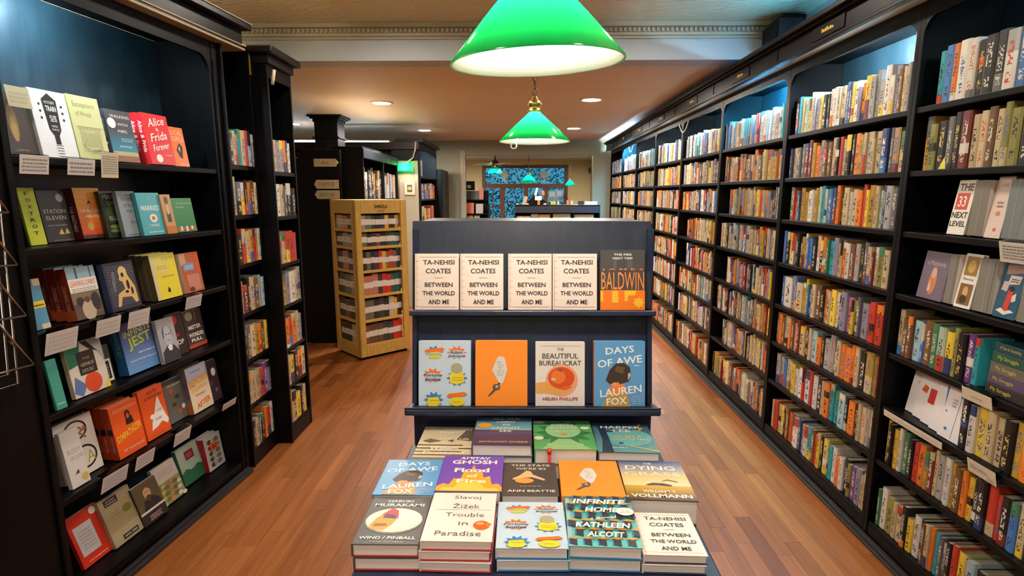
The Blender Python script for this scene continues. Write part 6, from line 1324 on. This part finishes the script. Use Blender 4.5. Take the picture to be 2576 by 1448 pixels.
for i, (x, c, lab) in enumerate(((-0.06, (0.4, 0.38, 0.34), 'grey pebble-like paperweight at the near end of the counter'), (0.12, (0.5, 0.46, 0.4), 'white paperweight before the easel on the counter'), (0.45, (0.6, 0.5, 0.4), 'cream paperweight past the easel on the counter'))):
    t = thing('paperweight', lab, 'paperweight', Matrix.Translation((x, 10.42, 1.516)))
    MB().lathe([(0.0, 0.0), (0.03, 0.0), (0.034, 0.012), (0.022, 0.026), (0.0, 0.03)], 12).build('stone', plain('paperweight_%d' % i, c, 0.4), t, smooth=True)
rk = thing('display_rack', 'low black tiered rack with face-out books before the opening', 'rack', Matrix.Translation((-1.33, 11.45, 0)))
MB().box(0.0, 0.03, 0, 0.5, 0, 1.52).build('side_panel', B1, rk); MB().box(0.65, 0.68, 0, 0.5, 0, 1.45).build('side_panel', B1, rk)
MB().box(0.031, 0.649, 0.46, 0.5, 0, 1.98 - 0.2).build('back_panel', B1, rk)
for z in (1.60, 1.315, 1.12, 0.8, 0.4): MB().box(0.031, 0.649, 0.05 if z < 1.5 else 0.25, 0.459, z - 0.02, z).build('tier', B1, rk)
for i, (x, z, w, h, c, lab) in enumerate(((0.05, 1.316, 0.12, 0.2, (0.5, 0.42, 0.36), 'pale book at the near end of the small tiered rack'), (0.19, 1.316, 0.17, 0.22, (0.62, 0.12, 0.03), 'red-orange book on the middle tier of the small rack'), (0.40, 1.316, 0.15, 0.20, (0.55, 0.48, 0.4), 'cream book beside the red-orange one on the small rack'),
        (0.10, 1.601, 0.36, 0.18, (0.025, 0.025, 0.02), 'wide black photograph book atop the small rack'), (0.45, 1.601, 0.1, 0.24, (0.6, 0.2, 0.12), 'red and white narrow book leaning atop the small rack'),
        (0.22, 1.121, 0.12, 0.16, (0.62, 0.38, 0.06), 'amber book on the lower tier of the small rack'), (0.36, 1.121, 0.12, 0.16, (0.6, 0.5, 0.26), 'straw yellow book on the lower tier of the small rack'), (0.08, 1.121, 0.1, 0.14, (0.36, 0.3, 0.22), 'taupe book on the lower tier of the small rack'))):
    t = thing('rack_book', lab, 'book', Matrix.Translation((-1.33 + x, 11.45 + (0.30 if z > 1.5 else 0.12), z)) @ Matrix.Rotation(R(-8), 4, 'X'))
    MB().box(0, w, 0, 0.025, 0, h, 0, c).build('cover', M['jacket'], t, 0.001)
    MB().box(0.003, w - 0.003, 0.003, 0.022, h, h + 0.001).build('page_block', M['paper'], t)
bx = thing('stacked_box', 'black box with a grey label on the wall end of the small rack', 'box', Matrix.Translation((-1.19, 11.78, 1.79)))
MB().box(0, 0.22, 0, 0.12, 0, 0.19).build('carton', B1, bx, 0.003); m_ = MB(); print_ops(m_, [('e', 0.5, 0.4, 0.2, 0.2, (0.3, 0.28, 0.24))], lambda u, v, l: (0.22 * u, -0.001, 0.19 * v), 1); m_.build('label_print', M['prn'], bx)
# posters on the window, shelves and fan in the front room
for i, (x, w, z, c, lab) in enumerate(((0.74, 0.19, 1.50, (0.30, 0.48, 0.56), 'teal and white poster taped to the shop window'), (0.95, 0.18, 1.52, (0.36, 0.48, 0.72), 'pale blue poster taped to the shop window'))):
    t = thing('poster', lab, 'poster', Matrix.Translation((x, 15.045, z)))
    MB().box(0, w, -0.003, 0, 0, 0.30, 0, c).build('sheet', M['card'], t)
    m_ = MB(); print_ops(m_, [('l', 0.1, 0.55, 0.9, 0.9, 4, W), ('r', 0.1, 0.1, 0.9, 0.42, tuple(q * 0.5 for q in c))], lambda u, v, l: (u * w, -0.0036 - 0.0003 * l, v * 0.3), 1); m_.build('poster_print', M['prn'], t)
FR = frame(1.85, 14.9, 0, -90)
fr = bookcase('black bookcase of the front room seen through the opening', FR, 3.35, 0.3, [2.0, 1.75, 1.5, 1.2, 0.9, 0.6, 0.12], 2.35, 2.2, stile=0.03, back=plain('brown_back', (0.10, 0.075, 0.06), 0.5), r=0.002)
MB().box(0.0, 3.35, -0.08, -0.001, 2.28, 2.38).build('cornice_board', M['cornice'], fr, 0.004)
fb = MB()
for i, z in enumerate((2.0, 1.75, 1.5, 1.2)):
    row(''.join(rr.choice('cwtcswcoc') for _ in range(46)), FR, 0.05, 3.3, z, (0.15, 0.22), None, None, 700 + i, stuff=fb)
tag(fb.build('packed_books', M['spine']), 'pale books on the front room shelves past the opening', 'books', None, 'stuff')
fan = thing('ceiling_fan', 'dark ceiling fan with small green glass shades in the front room', 'fan', Matrix.Translation((-0.57, 12.5, 2.36)))
MB().lathe([(0.0, -0.10), (0.05, -0.09), (0.09, -0.03), (0.10, 0.03), (0.05, 0.08), (0.02, 0.1), (0.02, 0.22), (0.06, 0.235), (0.0, 0.238)], 16).build('motor', M['bronze'], fan, smooth=True)
for k in range(5):
    a = 2 * PI * k / 5 + 0.2
    MB().box(0.11, 0.58, -0.06, 0.06, -0.008, 0.004, T=Matrix.Rotation(a, 4, 'Z') @ Matrix.Rotation(R(8), 4, 'X')).build('blade', plain('pale_blade', (0.42, 0.40, 0.36), 0.5) if k == 0 else bpy.data.materials['pale_blade'], fan)
for k in range(3):
    a = 2 * PI * k / 3 + 0.5
    m_ = MB(); m_.lathe([(0.02, 0.0), (0.05, -0.05), (0.062, -0.09)], 12, o=(0.11 * math.cos(a), 0.11 * math.sin(a), -0.10)); m_.build('glass_shade', tealg if k else M['green_glass'], fan, smooth=True)
    m_ = MB(); m_.lathe([(0.0, -0.03), (0.02, -0.04), (0.022, -0.07), (0.0, -0.085)], 10, o=(0.11 * math.cos(a), 0.11 * math.sin(a), -0.10)); m_.build('bulb', bpy.data.materials['banker_bulb'], fan, smooth=True)
downlight(1.3, 12.6, 2.60, 'recessed light in the front room by the shelves')
downlight(-1.4, 13.0, 2.60, 'recessed light in the front room over the small rack')
